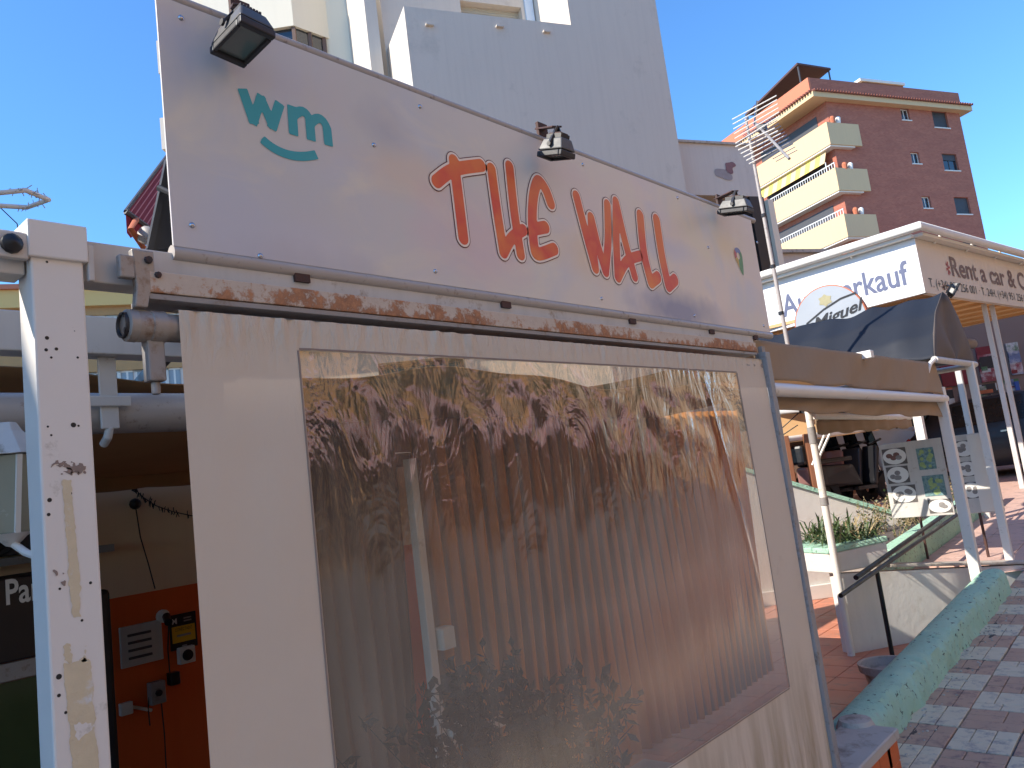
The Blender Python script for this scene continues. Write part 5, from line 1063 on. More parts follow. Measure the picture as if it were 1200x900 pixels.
# far sunlit awning panels on the left of the thin post
fa_ = thing('ochre_lean_to', 'sunlit pale cloth lean-to with white bars behind the thin post', 'awning', tuple(onr(930, 500, 12)))
Q = [onr(x, y, d_) for x, y, d_ in ((880, 486, 15), (1035, 483, 17), (1030, 504, 15.5), (880, 525, 13.5))]
m_ = MB(); m_.grid(lambda i, j: (Q[0]*(1-i)+Q[1]*i)*(1-j)+(Q[3]*(1-i)+Q[2]*i)*j, 12, 6); m_.build('cloth', M['sun_cloth'], fa_, solid=.01)
for (a, b) in (((880, 486), (936, 480)), ((880, 521), (1030, 500))): m_ = MB(); m_.tube([onr(*a, 13.3), onr(*b, 13.3 if b[0] < 1000 else 15.2)], .05, 8); m_.build('bar', M['white_paint'], fa_, smooth=True)
for (a, b) in (((905, 512), (936, 484)), ((905, 518), (935, 498)), ((974, 505), (955, 547)), ((968, 505), (952, 545))): m_ = MB(); m_.tube([onr(*a, 8.6), onr(*b, 8.6)], .006 if a[0] < 940 else .014, 6); m_.build('stay_wire', M['cable'] if a[0] < 940 else M['white_paint'], fa_)
# ---------------- navy hooded awning
na = thing('navy_awning', 'dark navy canvas hood with a grey-brown end panel projecting over the walkway', 'awning', (-2.6, 8.3, CAMZ+.7))
y0_, y1_, yp = 7.55, 9.1, 8.32; xr = -1.75; z0_ = CAMZ+.66; zp2 = CAMZ+1.33
prof = [(y0_, z0_), (y0_+.12, z0_+.22), (y0_+.35, z0_+.44), (yp, zp2), (yp+.2, zp2-.03), (yp+.45, zp2-.22), (y1_-.1, z0_+.2), (y1_, z0_)]
def navy(i, j):
    k = j*3; a = int(min(k, 2)); t = k-a; y = prof[a][0]+(prof[a+1][0]-prof[a][0])*t; z = prof[a][1]+(prof[a+1][1]-prof[a][1])*t
    s_ = abs(math.sin(pi*i*3.0)); s2 = .02*math.sin(i*14+j*5)
    return (xr-1.9*i, y+(.05*(1-s_))*math.sin(pi*j)+s2, z-.03*(s_)*(j)+s2*.5-.012*math.sin(i*31))
m_ = MB(); m_.grid(navy, 120, 24); m_.build('hood_cloth', M['navy'], na, smooth=True, solid=.004)
pr_ = [prof[k] for k in range(8)]
m_ = MB(); cy, cz_ = (y0_+y1_)/2, z0_; 
def endp(i, j):
    k = i*7; a = int(min(k, 6)); t = k-a; y = prof[a][0]+(prof[a+1][0]-prof[a][0])*t; z = prof[a][1]+(prof[a+1][1]-prof[a][1])*t
    return (xr+.003+.035*math.sin(pi*j)*math.sin(i*11), cy+(y-cy)*j, cz_+.10*(1-abs(2*i-1))*0+(z-cz_)*j+.0)
m_.grid(endp, 56, 10); m_.build('end_panel', M['brown_grey'], na, smooth=True, solid=.004)
m_ = MB(); m_.tube([(xr, y0_, z0_-.02), (xr, y1_, z0_-.015)], .03, 10); m_.tube([(xr-1.85, y1_, z0_-.02), (xr, y1_, z0_-.02)], .03, 10); m_.build('frame_bar', M['old_white'], na, smooth=True)
m_ = MB(); m_.quad((xr-.03, y0_+.05, z0_+.015), (xr-.03, y1_-.05, z0_+.015), (xr-1.8, y1_-.05, z0_+.12), (xr-1.8, y0_+.05, z0_+.12)); m_.build('lining', M['navy'], na)
m_ = MB(); m_.tube([(xr, y0_, z0_-.02), (xr-.02, y0_-.10, z0_-.06), (xr-.04, y0_-.22, z0_-.17)], .02, 8); m_.build('elbow', M['white_paint'], na, smooth=True)
fl = floodlight('small black floodlight perched on the peak of the navy awning', yp+.12, (xr+.10, yp+.02, zp2-.01), (.75,.3,-.55), (.5,.2,.8), .09, .06, None, 'black_paint', zp2+.02, xr, True); fl['label'] = 'small black floodlight perched on the peak of the navy awning'
# ---------------- menu boards
bd = thing('menu_board', 'white two-panel menu board of dish photos on rusty legs on the walkway', 'menu board', (-2.3, 9.1, gz(9.1)))
XF = Frame((0, 9.1, 0), (1, 0))
b_tl = XF.px(1029, 523); b_tr = XF.px(1161, 504); b_br = XF.px(1174, 598); b_bl = XF.px(1047, 609); xm = XF.px(1112, 560)[0]; zb, zt = (b_bl[1]+b_br[1])/2, (b_tl[1]+b_tr[1])/2
xL, xR = (b_tl[0]+b_bl[0])/2, (b_tr[0]+b_br[0])/2
for nm, a0, a1 in (('panel', xL, xm-.01), ('panel', xm+.01, xR)): m_ = MB(); m_.fbox(XF, a0, a1, zb, zt, -.03, 0); m_.build(nm, M['old_white'], bd, bevel=.006)
m_ = MB(); m_.fbox(XF, xR-.20, xR-.003, zb+.01, zt-.01, .002, .012); m_.build('blank_strip', M['white_soft'], bd)
plate_m = mat('plate', (226, 222, 214), .5, .03, 6, 0); food = [mat('food_brown', (120, 84, 72), .6, .5, 30, 0), mat('food_teal', (120, 150, 148), .6, .6, 40, 0, dirt=(60, 100, 110), dirt_amt=.6, dirt_scale=22), mat('food_grey', (140, 134, 130), .6, .5, 30, 0)]
dark_m = mat('photo_dark', (96, 90, 86), .6, .3, 20, 0)
def dish(x0, y0, x1, y1, kd):
    a, b = XF.px(x0, y0); c, d = XF.px(x1, y1); a, c = min(a, c), max(a, c); b, d = min(b, d), max(b, d)
    m_ = MB(); m_.fbox(XF, a, c, b, d, .001, .004); ph = m_.build('dish_photo', food[1] if kd == 1 else dark_m, bd)
    if kd == 1:
        s_ = MB()
        for k in range(14): s_.lathe(XF(random.uniform(a+.03, c-.03), random.uniform(b+.03, d-.03), .0042), [(random.uniform(.01, .03), 0), (0, .001)], 7, ax=(0,-1,0))
        kind(s_.build('garnish', mat('food_green', (150, 170, 110), .6, .4, 30, 0) if 'food_green' not in bpy.data.materials else bpy.data.materials['food_green'], ph), 'stuff'); return
    cc_ = ((a+c)/2, (b+d)/2); rx, rz = (c-a)*.5, (d-b)*.48
    m_ = MB(); m_.add([XF(cc_[0]+rx*math.cos(t*pi/10), cc_[1]+rz*math.sin(t*pi/10), .0052) for t in range(20)], [tuple(range(20))]); m_.build('plate', plate_m, ph)
    for k in range(4):
        ox, oz = random.uniform(-.5, .5)*rx, random.uniform(-.4, .4)*rz; m_ = MB(); m_.add([XF(cc_[0]+ox+rx*.28*math.cos(t*pi/5), cc_[1]+oz+rz*.3*math.sin(t*pi/5), .0056+.0003*k) for t in range(10)], [tuple(range(10))]); m_.build('food', food[0] if kd == 0 and k < 3 else food[2], ph)
for q in ((1033,527,1064,543,0),(1038,548,1067,565,2),(1044,570,1076,588,2),(1073,526,1098,549,1),(1080,558,1110,580,1),(1087,586,1117,600,2),(1116,518,1143,534,2),(1120,542,1148,557,2),(1126,566,1152,583,2)): 
    dish(q[0], q[1], q[2], q[3], q[4])
for px_ in (1077, 1148): a = XF.px(px_, 604)[0]; m_ = MB(); m_.tube([(a, 9.12, gz(9.1)-.01), (a, 9.12, zb+.05)], .014, 8); m_.build('leg', M['rust_metal'], bd, smooth=True)
# ---------------- menu card of antenna mast
q0, q1 = onr(878, 138, 7.6), onr(916, 388, 7.6); ant = thing('tv_antenna', 'aluminium television aerial with mesh reflector on a tall thin mast', 'antenna', tuple(q1))
bx_, by_ = (q0[0]+q1[0])/2, (q0[1]+q1[1])/2
m_ = MB(); m_.tube([(bx_+.01, by_, q1[2]-.25), (bx_, by_, q0[2]-1.2), (bx_-.01, by_, q0[2])], [.019, .018, .014], 10); m_.build('mast', M['pipe'], ant, smooth=True)
for z in (q1[2]+.15, q1[2]+.6, q1[2]+1.1): m_ = MB(); m_.tube([(bx_, by_, z), (bx_, by_, z+.03)], .026, 10); m_.build('clamp', M['dark_metal'], ant)
def ap(x, y, d_=7.6): return onr(x, y, d_)
for grp_ in (((858,140),(910,112),(862,168),(914,136)), ((862,172),(908,150),(878,192),(926,166))):
    for k in range(6):
        t = k/5; a = ap(grp_[0][0]+(grp_[2][0]-grp_[0][0])*t, grp_[0][1]+(grp_[2][1]-grp_[0][1])*t); b = ap(grp_[1][0]+(grp_[3][0]-grp_[1][0])*t, grp_[1][1]+(grp_[3][1]-grp_[1][1])*t, 7.3); m_ = MB(); m_.tube([a, b], .0055, 5); m_.build('reflector_rod', M['white_soft'], ant)
m_ = MB(); m_.tube([ap(887,118,7.45), ap(884,146,7.5)], .010, 6); m_.build('reflector_spine', M['chrome'], ant)
b0a, b1a = ap(884, 143), ap(925, 186, 7.0); m_ = MB(); m_.tube([b0a, b1a], .013, 7); m_.build('boom', M['grey_metal'], ant)
for k in range(13):
    t = (k+1)/14; c = b0a+(b1a-b0a)*t; d = nz(ap(912,165)-ap(888,178))*(.17-.006*k); m_ = MB(); m_.tube([c-d, c+d], .004, 5); m_.build('director', M['chrome'], ant)
m_ = MB(); m_.obox(ap(893, 150, 7.5), (.04,0,0), (0,.03,0), (0,0,.03)); m_.build('dipole_box', M['dark_metal'], ant)
# ---------------- oval beer sign
q = [onr(x, y, 10.4) for x, y in ((932, 382), (1016, 350), (968, 334))]
cS = onr(975, 380, 10.4); dS = nz(onr(1016, 360, 10.3)-onr(932, 385, 10.5)); BFm = Frame((cS[0], cS[1], 0), (dS[0], dS[1])); ca, cbz = BFm.px(973, 378); rxx = abs(BFm.px(1016, 366)[0]-ca); rzz = abs(BFm.px(968, 334)[1]-cbz)
bs = thing('beer_sign', 'round illuminated-type beer sign with a small crest behind the navy awning', 'sign', tuple(BFm(ca, cbz-rzz)))
def disc(F, a, b, rx, rz, c, n=40): return [F(a+rx*math.cos(2*pi*k/n), b+rz*math.sin(2*pi*k/n), c) for k in range(n)]
m_ = MB(); m_.prism(disc(BFm, ca, cbz, rxx, rzz, -.16), BFm.n*.155); m_.build('rim', M['clay_pot'], bs)
M['sign_silver'] = mat('sign_silver', (168, 172, 176), .4, .06, 2, 0)
m_ = MB(); m_.add(disc(BFm, ca, cbz, rxx*.97, rzz*.97, 0), [tuple(range(40))]); m_.build('face', M['sign_silver'], bs)
m_ = MB(); pts = [BFm.px(x, y) for x, y in ((945,380),(965,363),(985,350),(1003,343))]
for a, b in zip(pts, pts[1:]): m_.hexa([BFm(a[0],a[1]-.012,.004), BFm(b[0],b[1]-.012,.004), BFm(b[0],b[1]-.012,.002), BFm(a[0],a[1]-.012,.002), BFm(a[0],a[1]+.012,.004), BFm(b[0],b[1]+.012,.004), BFm(b[0],b[1]+.012,.002), BFm(a[0],a[1]+.012,.002)])
m_.build('stripe', M['black_print'], bs)
t0 = BFm.px(962, 375); t1 = BFm.px(1007, 352); sl_ = (t1[1]-t0[1])/(t1[0]-t0[0]); text('Miguel', BFm, t0[0]-.10, t0[1]-.11, .005, .14, M['black_print'], 'lettering', bs, width=(t1[0]-t0[0])*1.3, ital=.3, fat=.02, slope=sl_*.8)
cr_ = BFm.px(967, 352); M['crest'] = mat('crest', (170, 160, 120), .5, .2, 20, 0)
m_ = MB(); m_.add([BFm(cr_[0]+.09*math.cos(t*pi/6)*(1 if t % 2 else .7), cr_[1]+.08*math.sin(t*pi/6)*(1 if t % 2 else .75), .004) for t in range(12)], [tuple(range(12))]); m_.build('crest', M['crest'], bs)
# ---------------- car dealer fascia
D_ = 12.3; K = onr(1072, 279, D_); KB = onr(1084, 343, D_); Kz0, Kz1 = KB[2], K[2]
kx, ky = (K[0]+KB[0])/2, (K[1]+KB[1])/2
RU = nz((math.sin(math.radians(8)), math.cos(math.radians(8)), 0)); LU = nz((math.cos(math.radians(14)), -math.sin(math.radians(14)), 0))
RFa = Frame((kx, ky, 0), RU[:2]); 
lu_ = nz((onr(902, 340, 13.2)-K)[:2].tolist()+[0]); LFa = Frame((kx, ky, 0), -lu_[:2])
cd = thing('car_dealer_fascia', 'white sales office canopy lettered Autoverkauf and Rent a car on slim posts', 'sign', (kx, ky, gz(ky)))
m_ = MB(); m_.fbox(LFa, -9, -.0, Kz0, Kz1, -.08, 0); m_.build('left_fascia', mat('fascia_white', (228, 226, 224), .6, .03, 2, .05), cd); M['fascia_shaded'] = mat('fascia_shaded', (218, 206, 190), .7, .05, 2, .05, streak=.1)
m_ = MB(); m_.fbox(RFa, .0, 6, Kz0, Kz1, -.08, 0); m_.build('right_fascia', M['fascia_shaded'], cd)  # same white fascia; shade on this side is put into a tan colour
zt_ = Kz1
kc_ = np.array((kx, ky, Kz1+.11))+(LFa.n+RFa.n)*.16/(1+LFa.n.dot(RFa.n))
m_ = MB(); m_.tube([LFa(-9, Kz1+.11, .16), kc_, RFa(6, Kz1+.11, .16)], .065, 12); m_.build('roof_roll', M['white_soft'], cd, smooth=True)
for F, s_ in ((LFa, -9), (RFa, 6)):
    m_ = MB(); m_.fbox(F, min(0, s_), max(0, s_), Kz1+.005, Kz1+.05, -.3, .12); m_.build('roof_edge', M['white_soft'], cd)
    for k in range(5): m_ = MB(); a = s_*(k+.5)/5; m_.tube([F(a, Kz1-.02, .02), F(a, Kz1+.1, .17)], .02, 6); m_.build('hook', M['white_soft'], cd)
ax_, bz_ = LFa.px(918, 370); ex_, ez_ = LFa.px(1065, 322)
text('Autoverkauf', LFa, ax_, bz_-.02, .006, .34, M['grey_print'], 'lettering', cd, width=ex_-ax_, fat=.015)
ax_, bz_ = RFa.px(1116, 323); ex_, ez_ = RFa.px(1200, 337); L_ = (ex_-ax_); text('Rent a car & Car', RFa, ax_, bz_-.0, .006, .30, M['maroon_text'], 'lettering', cd, width=L_*1.18, fat=.02)
ax2, bz2 = RFa.px(1090, 339); ex2, _ = RFa.px(1200, 352); text('T. (+34) 951 256 001 · T. 24H. (+34) 951 256 002', RFa, ax2, Kz0+.10, .006, .13, M['black_print'], 'lettering', cd, width=(ex2-ax2)*1.08, fat=.0)
ax3, bz3 = RFa.px(1111, 316); m_ = MB()
for k in range(6): t = k*pi/3; m_.add([RFa(ax3+.07*math.cos(t+s_), bz3+.02+.11*math.sin(t+s_), .006) for s_ in (0, .5)]+[RFa(ax3, bz3+.02, .006)], [(0,1,2)])
m_.build('star_mark', M['awning_red'], cd)
# underside with lattice beams
m_ = MB(); m_.quad(LFa(0, Kz0+.12, -.1), LFa(-7, Kz0+.12, -.1), LFa(-7, Kz0+.2, -7), RFa(6, Kz0+.12, -.1)); m_.build('ceiling', M['canopy_t'], cd)
for k in range(9): m_ = MB(); m_.bar(RFa(.2+k*.65, Kz0+.06, -.12), RFa(.9+k*.65-1.2, Kz0+.08, -3.6), .05, .05); m_.build('ceiling_rib', M['sun_cloth'], cd)
m_ = MB(); m_.tube([RFa(.5, Kz0-.35, -1.6), RFa(6, Kz0-.25, -1.6)], .11, 14); m_.build('awning_roller', M['grey_metal'], cd, smooth=True)
for pa_ in (1153, 1162):
    pp_ = RFa(*RFa.px(pa_, 358, -.15), -.15); x_, y_ = pp_[0], pp_[1]; m_ = MB(); m_.box(x_-.035, x_+.035, y_-.035, y_+.035, gz(y_), Kz0+.02); m_.build('post', M['old_white'], cd, bevel=.005)
# ---------------- shop row at the end of the street
q = onr(1150, 470, 21); HF = Frame((q[0], q[1], 0), (math.sin(math.radians(62)), math.cos(math.radians(62))))
sh = thing('shop_row', 'row of shops with poster panels and a red band behind the dark car', 'shop', (q[0], q[1], gz(q[1])))
a0, _ = HF.px(880, 480); a1 = HF.px(1200, 470)[0]+6; g0 = gz(q[1])-.6
m_ = MB(); m_.fbox(HF, a0-6, a1, g0, g0+5.0, -4, 0); m_.build('wall', mat('shop_wall', (136, 112, 100), .8, .1, 2), sh)
def hr_(x0, y0, x1, y1): a, b = HF.px(x0, y0); c, d = HF.px(x1, y1); return min(a,c), max(a,c), min(b,d), max(b,d)
cols = [('poster_red', (150, 60, 70)), ('poster_blue', (110, 120, 150)), ('poster_green', (70, 110, 70)), ('poster_orange', (190, 100, 60)), ('poster_dark', (40, 38, 42)), ('poster_pale', (200, 196, 190)), ('poster_crimson', (130, 24, 40))]
for n__, c__ in cols: M[n__] = mat(n__, c__, .5, .5, 5, 0, dirt=(206, 196, 190) if n__ in ('poster_red', 'poster_blue', 'poster_green') else None, dirt_amt=.7, dirt_scale=3.5)
for k, (x0, y0, x1, y1, mt) in enumerate(((1142,408,1168,446,'poster_red'),(1178,403,1199,438,'poster_blue'),(1100,430,1134,450,'poster_crimson'),(1144,452,1170,465,'poster_pale'),(1175,446,1198,470,'poster_green'),(1108,455,1122,490,'poster_orange'),(1124,455,1138,490,'poster_pale'),(1150,468,1178,490,'poster_dark'),(1096,452,1106,500,'poster_dark'),(1062,470,1090,520,'poster_dark'),(1202,400,1230,470,'poster_red'),(1203,480,1230,520,'poster_dark'))):
    r_ = hr_(x0, y0, x1, y1); m_ = MB(); m_.fbox(HF, *r_, .002, .05); p_ = m_.build('poster', M[mt], sh)
    if mt in ('poster_red', 'poster_blue', 'poster_green', 'poster_orange', 'poster_pale'):
        for q_ in range(7):
            u0 = random.uniform(r_[0], r_[1]-.25); v0 = random.uniform(r_[2], r_[3]-.15); m_ = MB(); m_.fbox(HF, u0, min(u0+random.uniform(.1, .4), r_[1]), v0, min(v0+random.uniform(.06, .25), r_[3]), .051, .055+.002*q_); m_.build('poster_block', M[random.choice([c[0] for c in cols])], p_)
M['sign_blue'] = mat('sign_blue', (40, 84, 160), .5, .05)
r_ = hr_(1186, 448, 1194, 462); m_ = MB(); m_.fbox(HF, *r_, .1, .14); m_.build('blue_panel', M['sign_blue'], sh)
# kiosk / dark bar behind the white garden wall
ks = thing('wooden_bar', 'brown timber bar and terrace benches behind the white garden wall', 'bar', tuple(onr(945, 560, 13.5)))
KF_ = Frame(onr(940, 560, 13.5)*np.array((1,1,0)), (math.sin(math.radians(60)), math.cos(math.radians(60))))
def kr_(x0, y0, x1, y1): a, b = KF_.px(x0, y0); c, d = KF_.px(x1, y1); return min(a,c), max(a,c), min(b,d), max(b,d)
for x0, y0, x1, y1, mt, c0_, c1_, nm in ((870,502,968,560,'canopy_dark',-2,-1.6,'back_panel'),(905,590,975,600,'wood',0,.5,'counter_top'),(900,603,960,625,'orange_brick',-.1,.3,'bench'),(925,510,933,590,'wood',-.2,-.1,'post'),(944,508,968,600,'wood',-.4,-.2,'partition')):
    r_ = kr_(x0, y0, x1, y1); m_ = MB(); m_.fbox(KF_, *r_, c0_, c1_); m_.build(nm, M[mt], ks, bevel=.01)
for k in range(7):
    x = 904+k*6.5; y = random.uniform(535, 578); c = onr(x, y, 14.6); m_ = MB(); m_.lathe(c, [(0, 0), (.05, 0), (.06, .1), (.03, .16), (.02, .24), (0, .24)], 8); tag(m_.build('bottle', M[['leaf', 'white_soft', 'sun_cloth', 'poster_dark', 'orange_brick', 'mint', 'navy'][k]]), ['green bottle nearest the clear curtain on the timber bar', 'white bottle beside the green one on the timber bar', 'straw-coloured bottle on the timber bar', 'black bottle on the timber bar', 'orange bottle on the timber bar', 'mint coloured bottle on the timber bar', 'navy bottle at the right end of the timber bar'][k], 'bottle', 'bottles on the bar')
for (x0, y0, x1, y1, lb) in ((975,594,1006,606,'orange brick bench nearest the thin post'), (985,600,1035,614,'orange brick bench in front of the menu board')):
    F = Frame(onr((x0+x1)/2, y1, 12.5)*np.array((1,1,0)), (math.sin(math.radians(66)), math.cos(math.radians(66)))); a, b = F.px(x0, y0); c, d = F.px(x1, y1); b_ = thing('brick_bench', lb, 'bench', tuple(F((a+c)/2, d))); m_ = MB(); m_.fbox(F, a, c, d-.4, b, -.35, 0); m_.build('base', M['orange_brick'], b_, bevel=.01); m_ = MB(); m_.fbox(F, a-.02, c+.02, b+.002, b+.05, -.38, .03); m_.build('seat', M['wood'], b_, bevel=.01)
# ---------------- cars
def paint(nm, c):
    N = NT(nm); N.b.inputs['Base Color'].default_value = (*s2l(c), 1); N.b.inputs['Roughness'].default_value = .5; N.b.inputs['Coat Weight'].default_value = .12; return N.m
M['tyre'] = mat('tyre', (28, 28, 28), .9, .1); M['car_glass'] = mat('car_glass', (22, 28, 32), .2, .1, 3, 0, spec=.4); M['tail'] = mat('tail_red', (150, 20, 20), .25, .05, 3, 0)
def car(label, loc, ang, pm, L=4.2, W=1.78, H=1.5, suv=False):
    t = thing('parked_car', label, 'car', (0, 0, 0), None); t['_o'] = (0, 0, 0)
    g = .2 if not suv else .26
    # stations along length: (x, half width low, half width belt, z belt, z roof, half width roof)
    st = [(-.5,.80,.74,.62,.62,.70),(-.485,.90,.86,.80,.84,.60),(-.44,.96,.94,.86,1.02,.68),(-.36,.98,.97,.88,1.36,.70),(-.25,1,.98,.89,1.47,.74),(-.05,1,.98,.90,1.5,.76),(.08,1,.98,.90,1.46,.74),(.17,1,.98,.90,1.24,.72),(.26,1,.97,.89,.96,.74),(.30,.99,.96,.88,.90,.80),(.42,.95,.90,.80,.82,.70),(.485,.86,.80,.66,.70,.6),(.5,.80,.74,.55,.58,.56)]
    k = H/1.5; vs = []; n_ = 9
    for x, wl, wb_, zb, zr, wr in st:
        hw = W/2; X = x*L
        sec = [(hw*wl*.9, g), (hw*wl, g+.15), (hw*wl, .6*k), (hw*wb_, zb*k), (hw*(wb_*.4+wr*.6) if zr > zb+.1 else hw*wb_*.96, (zb+(zr-zb)*.55)*k), (hw*wr, (zr-.03)*k), (hw*wr*.6, zr*k), (0, (zr+.01)*k)]
        vs += [(X, y, z) for y, z in sec]
    m_ = MB(); ns = len(st); q = 8
    for sgn in (1, -1):
        m_.add([(x, sgn*y, z) for x, y, z in vs], [((i*q+j, i*q+j+1, (i+1)*q+j+1, (i+1)*q+j)) for i in range(ns-1) for j in range(q-1)])
    m_.add([(x, y, z) for x, y, z in vs[:q]]+[(x, -y, z) for x, y, z in vs[:q]], [(0,1,2,3,4,5,6,7,14,13,12,11,10,9,8)]); m_.add([(x, y, z) for x, y, z in vs[-q:]]+[(x, -y, z) for x, y, z in vs[-q:]], [(0,1,2,3,4,5,6,7,14,13,12,11,10,9,8)])
    m_.build('body', pm, t, smooth=True)
    def P(xf, j, sgn, off=.012):
        xs = [s_[0] for s_ in st]; i = max(0, min(ns-2, int(np.searchsorted(xs, xf)-1))); f = (xf-xs[i])/(xs[i+1]-xs[i]); j0 = int(j); fj = j-j0
        a = np.array(vs[i*q+j0])*(1-fj)+np.array(vs[i*q+j0+1])*fj; b = np.array(vs[(i+1)*q+j0])*(1-fj)+np.array(vs[(i+1)*q+j0+1])*fj; p = a*(1-f)+b*f; return (p[0], sgn*(p[1]+off), p[2]+.004)
    for sgn in (1, -1):
        for x0, x1, t0, t1 in ((-.30, -.19, 4.75, 4.75), (-.18, -.02, 4.8, 4.8), (-.01, .13, 4.8, 4.6)):
            m_ = MB(); m_.quad(P(x0, 3.25, sgn), P(x1+.05*(x1 > .1), 3.25, sgn), P(x1, t1, sgn), P(x0+.02, t0, sgn)); m_.build('side_window', M['car_glass'], t, solid=.006)
        for x0 in (-.185, -.015): 
            m_ = MB(); m_.bar(P(x0, .6, sgn, .003), P(x0, 3.2, sgn, .003), .012, .006, (0,1,0)); m_.build('door_gap', M['black_paint'], t)
        for x0 in (-.12, .06): m_ = MB(); m_.bar(P(x0, 2.7, sgn, .02), P(x0+.04, 2.7, sgn, .02), .02, .03); m_.build('door_handle', M['chrome'], t)
        m_ = MB(); p = P(.15, 3.4, sgn, .09); m_.ball(p, .09, 8, 6, (.7, 1, .8)); m_.build('mirror', pm, t, smooth=True)
        m_ = MB(); m_.ball(P(.475, 2.3, sgn, -.10), .13, 8, 6, (.8, 1, .7)); m_.build('headlight', M['chrome'], t, smooth=True)
        m_ = MB(); m_.ball(P(-.475, 2.6, sgn, -.08), .12, 8, 6, (.7, .9, 1.3)); m_.build('tail_light', M['tail'], t, smooth=True)
        for x in (-.31, .31):
            c = np.array((x*L, sgn*(W/2-.12), .33)); m_ = MB(); m_.lathe(c-np.array((0, .11, 0)), [(.2, 0), (.31, .0), (.335, .03), (.335, .19), (.31, .22), (.2, .22)], 24, (0,1,0)); wh = m_.build('wheel', M['tyre'], t, smooth=True)
            m_ = MB(); m_.lathe(c+np.array((0, sgn*.085, 0)), [(.21, 0), (.19, sgn*.01), (.06, sgn*.005), (0, sgn*.02)], 20, (0,1,0)); m_.build('rim', M['chrome'], wh, smooth=True)
    hw = W/2
    m_ = MB(); m_.quad((.27*L, -hw*.66, .93*k), (.27*L, hw*.66, .93*k), (.10*L, hw*.62, 1.435*k), (.10*L, -hw*.62, 1.435*k)); m_.build('windscreen', M['car_glass'], t, solid=.01)
    m_ = MB(); m_.quad((-.455*L, hw*.58, .95*k), (-.455*L, -hw*.58, .95*k), (-.375*L, -hw*.58, 1.36*k), (-.375*L, hw*.58, 1.36*k)); m_.build('rear_window', M['car_glass'], t, solid=.01)
    t.location = loc; t.rotation_euler = (0, -math.asin(.05)*math.sin(ang), ang); return t
navy_c = paint('car_navy', (12, 17, 28)); white_c = paint('car_white', (206, 214, 222)); silver = paint('car_silver', (150, 154, 160))
q = onr(1188, 540, 17.0); car('dark navy car parked behind the menu board and slim posts', (q[0]+.35, q[1]+.6, gz(q[1])), math.radians(8), navy_c, 4.3, 1.8, 1.52)
q = onr(1015, 560, 18.5); car('pale silver-blue off-road car parked beyond the white garden wall', (q[0]-.3, q[1]+.3, gz(q[1])), math.radians(0), white_c, 4.4, 1.9, 1.75, True)
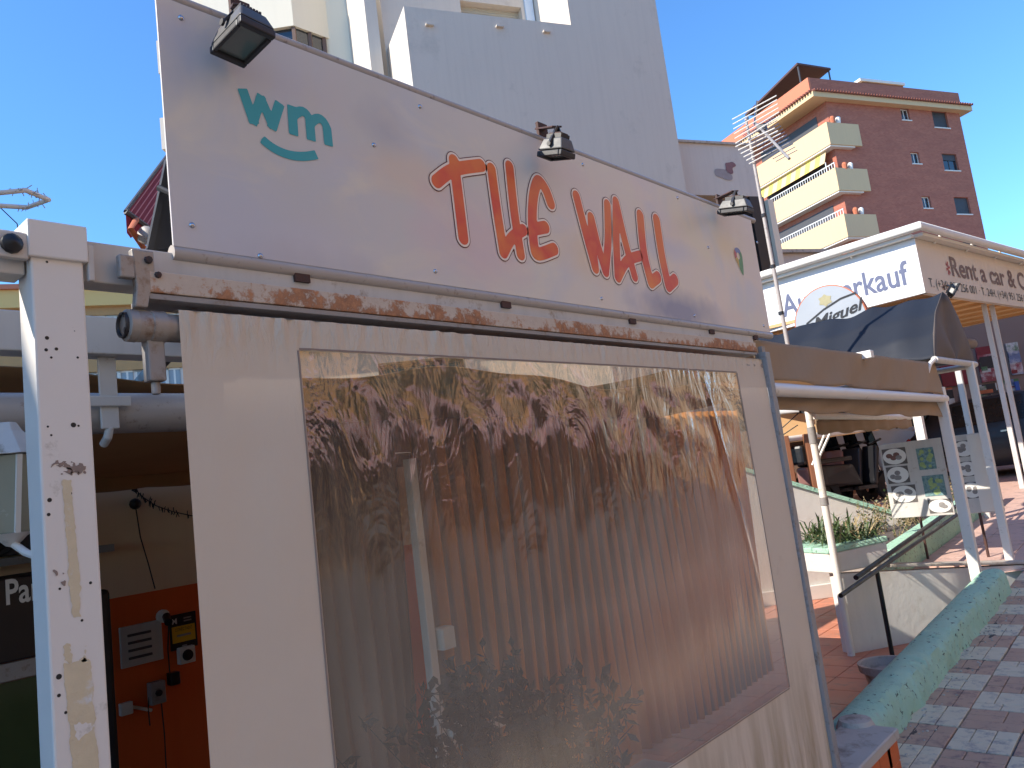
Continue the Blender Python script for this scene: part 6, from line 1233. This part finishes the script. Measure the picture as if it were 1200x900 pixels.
# scooters
def scooter(label, loc, ang, pm):
    t = thing('scooter', label, 'motor scooter', (0, 0, 0)); t['_o'] = (0, 0, 0)
    m_ = MB(); m_.hexa([(-.75,-.14,.45),(.15,-.12,.32),(.15,.12,.32),(-.75,.14,.45),(-.85,-.1,.78),(.0,-.13,.72),(.0,.13,.72),(-.85,.1,.78)]); m_.build('body', pm, t, bevel=.05)
    m_ = MB(); m_.box(-.7, .0, -.13, .13, .78, .86); m_.build('seat', M['black_paint'], t, bevel=.03)
    m_ = MB(); m_.prism([(.35,-.2,.3),(.5,-.2,.95),(.42,-.2,1.0),(.28,-.2,.35)], (0,.4,0)); m_.build('leg_shield', pm, t, bevel=.03); m_ = MB(); m_.box(-.0, .36, -.15, .15, .26, .32); m_.build('footboard', M['black_paint'], t)
    m_ = MB(); m_.tube([(.45,-.33,1.08),(.47,0,1.02),(.45,.33,1.08)], .02, 8); m_.build('handlebar', M['black_paint'], t); m_ = MB(); m_.prism([(.5,-.15,.95),(.5,.15,.95),(.42,.12,1.35),(.42,-.12,1.35)], (.012,0,0)); m_.build('windshield', M['car_glass'], t)
    for x in (.68, -.55): m_ = MB(); m_.lathe((x, -.06, .27), [(.12, 0), (.25, .0), (.27, .04), (.27, .08), (.25, .12), (.12, .12)], 18, (0,1,0)); m_.build('wheel', M['tyre'], t, smooth=True)
    m_ = MB(); m_.tube([(.68,.08,.27),(.5,.05,.95)], .025, 8); m_.build('fork', M['chrome'], t); m_ = MB(); m_.box(-1.0, -.65, -.17, .17, .82, 1.15); m_.build('top_box', M['black_paint'], t, bevel=.05)
    t.location = loc; t.rotation_euler = (0, 0, ang)
for (px_, lb, c, an) in ((988, 'black scooter with top box parked left of the pale car', (34, 34, 38), 1.2), (1004, 'black scooter parked against the front of the pale car', (26, 26, 30), .9), (972, 'scooter with pinkish body parked by the brick partition', (150, 110, 104), 1.5)):
    q = onr(px_, 590, 15.0); scooter(lb, (q[0], q[1], gz(q[1])), an, paint('scooter_'+str(px_), c))
# street trees far off so the street does not end in bare sky
def tree(lab, x, y, h, r):
    t = thing('street_tree', lab, 'tree', (x, y, gz(y)), 'trees along the far street'); m_ = MB(); m_.tube([(x, y, gz(y)-.1), (x+.1, y, gz(y)+h*.5), (x, y+.1, gz(y)+h*.8)], [.16, .12, .05], 8)
    for k in range(5): a = k*1.3; m_.tube([(x+.05, y, gz(y)+h*.45), (x+math.cos(a)*r*.6, y+math.sin(a)*r*.6, gz(y)+h*.78)], [.06, .02], 5)
    m_.build('trunk', M['wood'], t); lf = MB()
    for k in range(1500):
        cl_ = random.randrange(12); ca_ = cl_*2.4; c = np.array((x+math.cos(ca_)*r*.6*(cl_ % 3)/2, y+math.sin(ca_)*r*.6*(cl_ % 3)/2, gz(y)+h*(.7+.04*(cl_ % 5))))+rng.normal(size=3)*r*.26
        a = nz(rng.normal(size=3)); b = nz(np.cross(a, rng.normal(size=3))); L = random.uniform(.12, .22); lf.add([c, c+a*L*.5+b*L*.3, c+a*L, c+a*L*.5-b*L*.3], [(0,1,2,3)])
    kind(lf.build('crown', M['leaf'], t), 'stuff')
for k, (x, y, h, r) in enumerate(((7.2, 9, 4.6, 1.4), (7.4, 15, 5, 1.6))): tree('leafy street tree %s the ochre house across the road' % ('before the middle of', 'at the far corner of')[k], x, y, h, r)
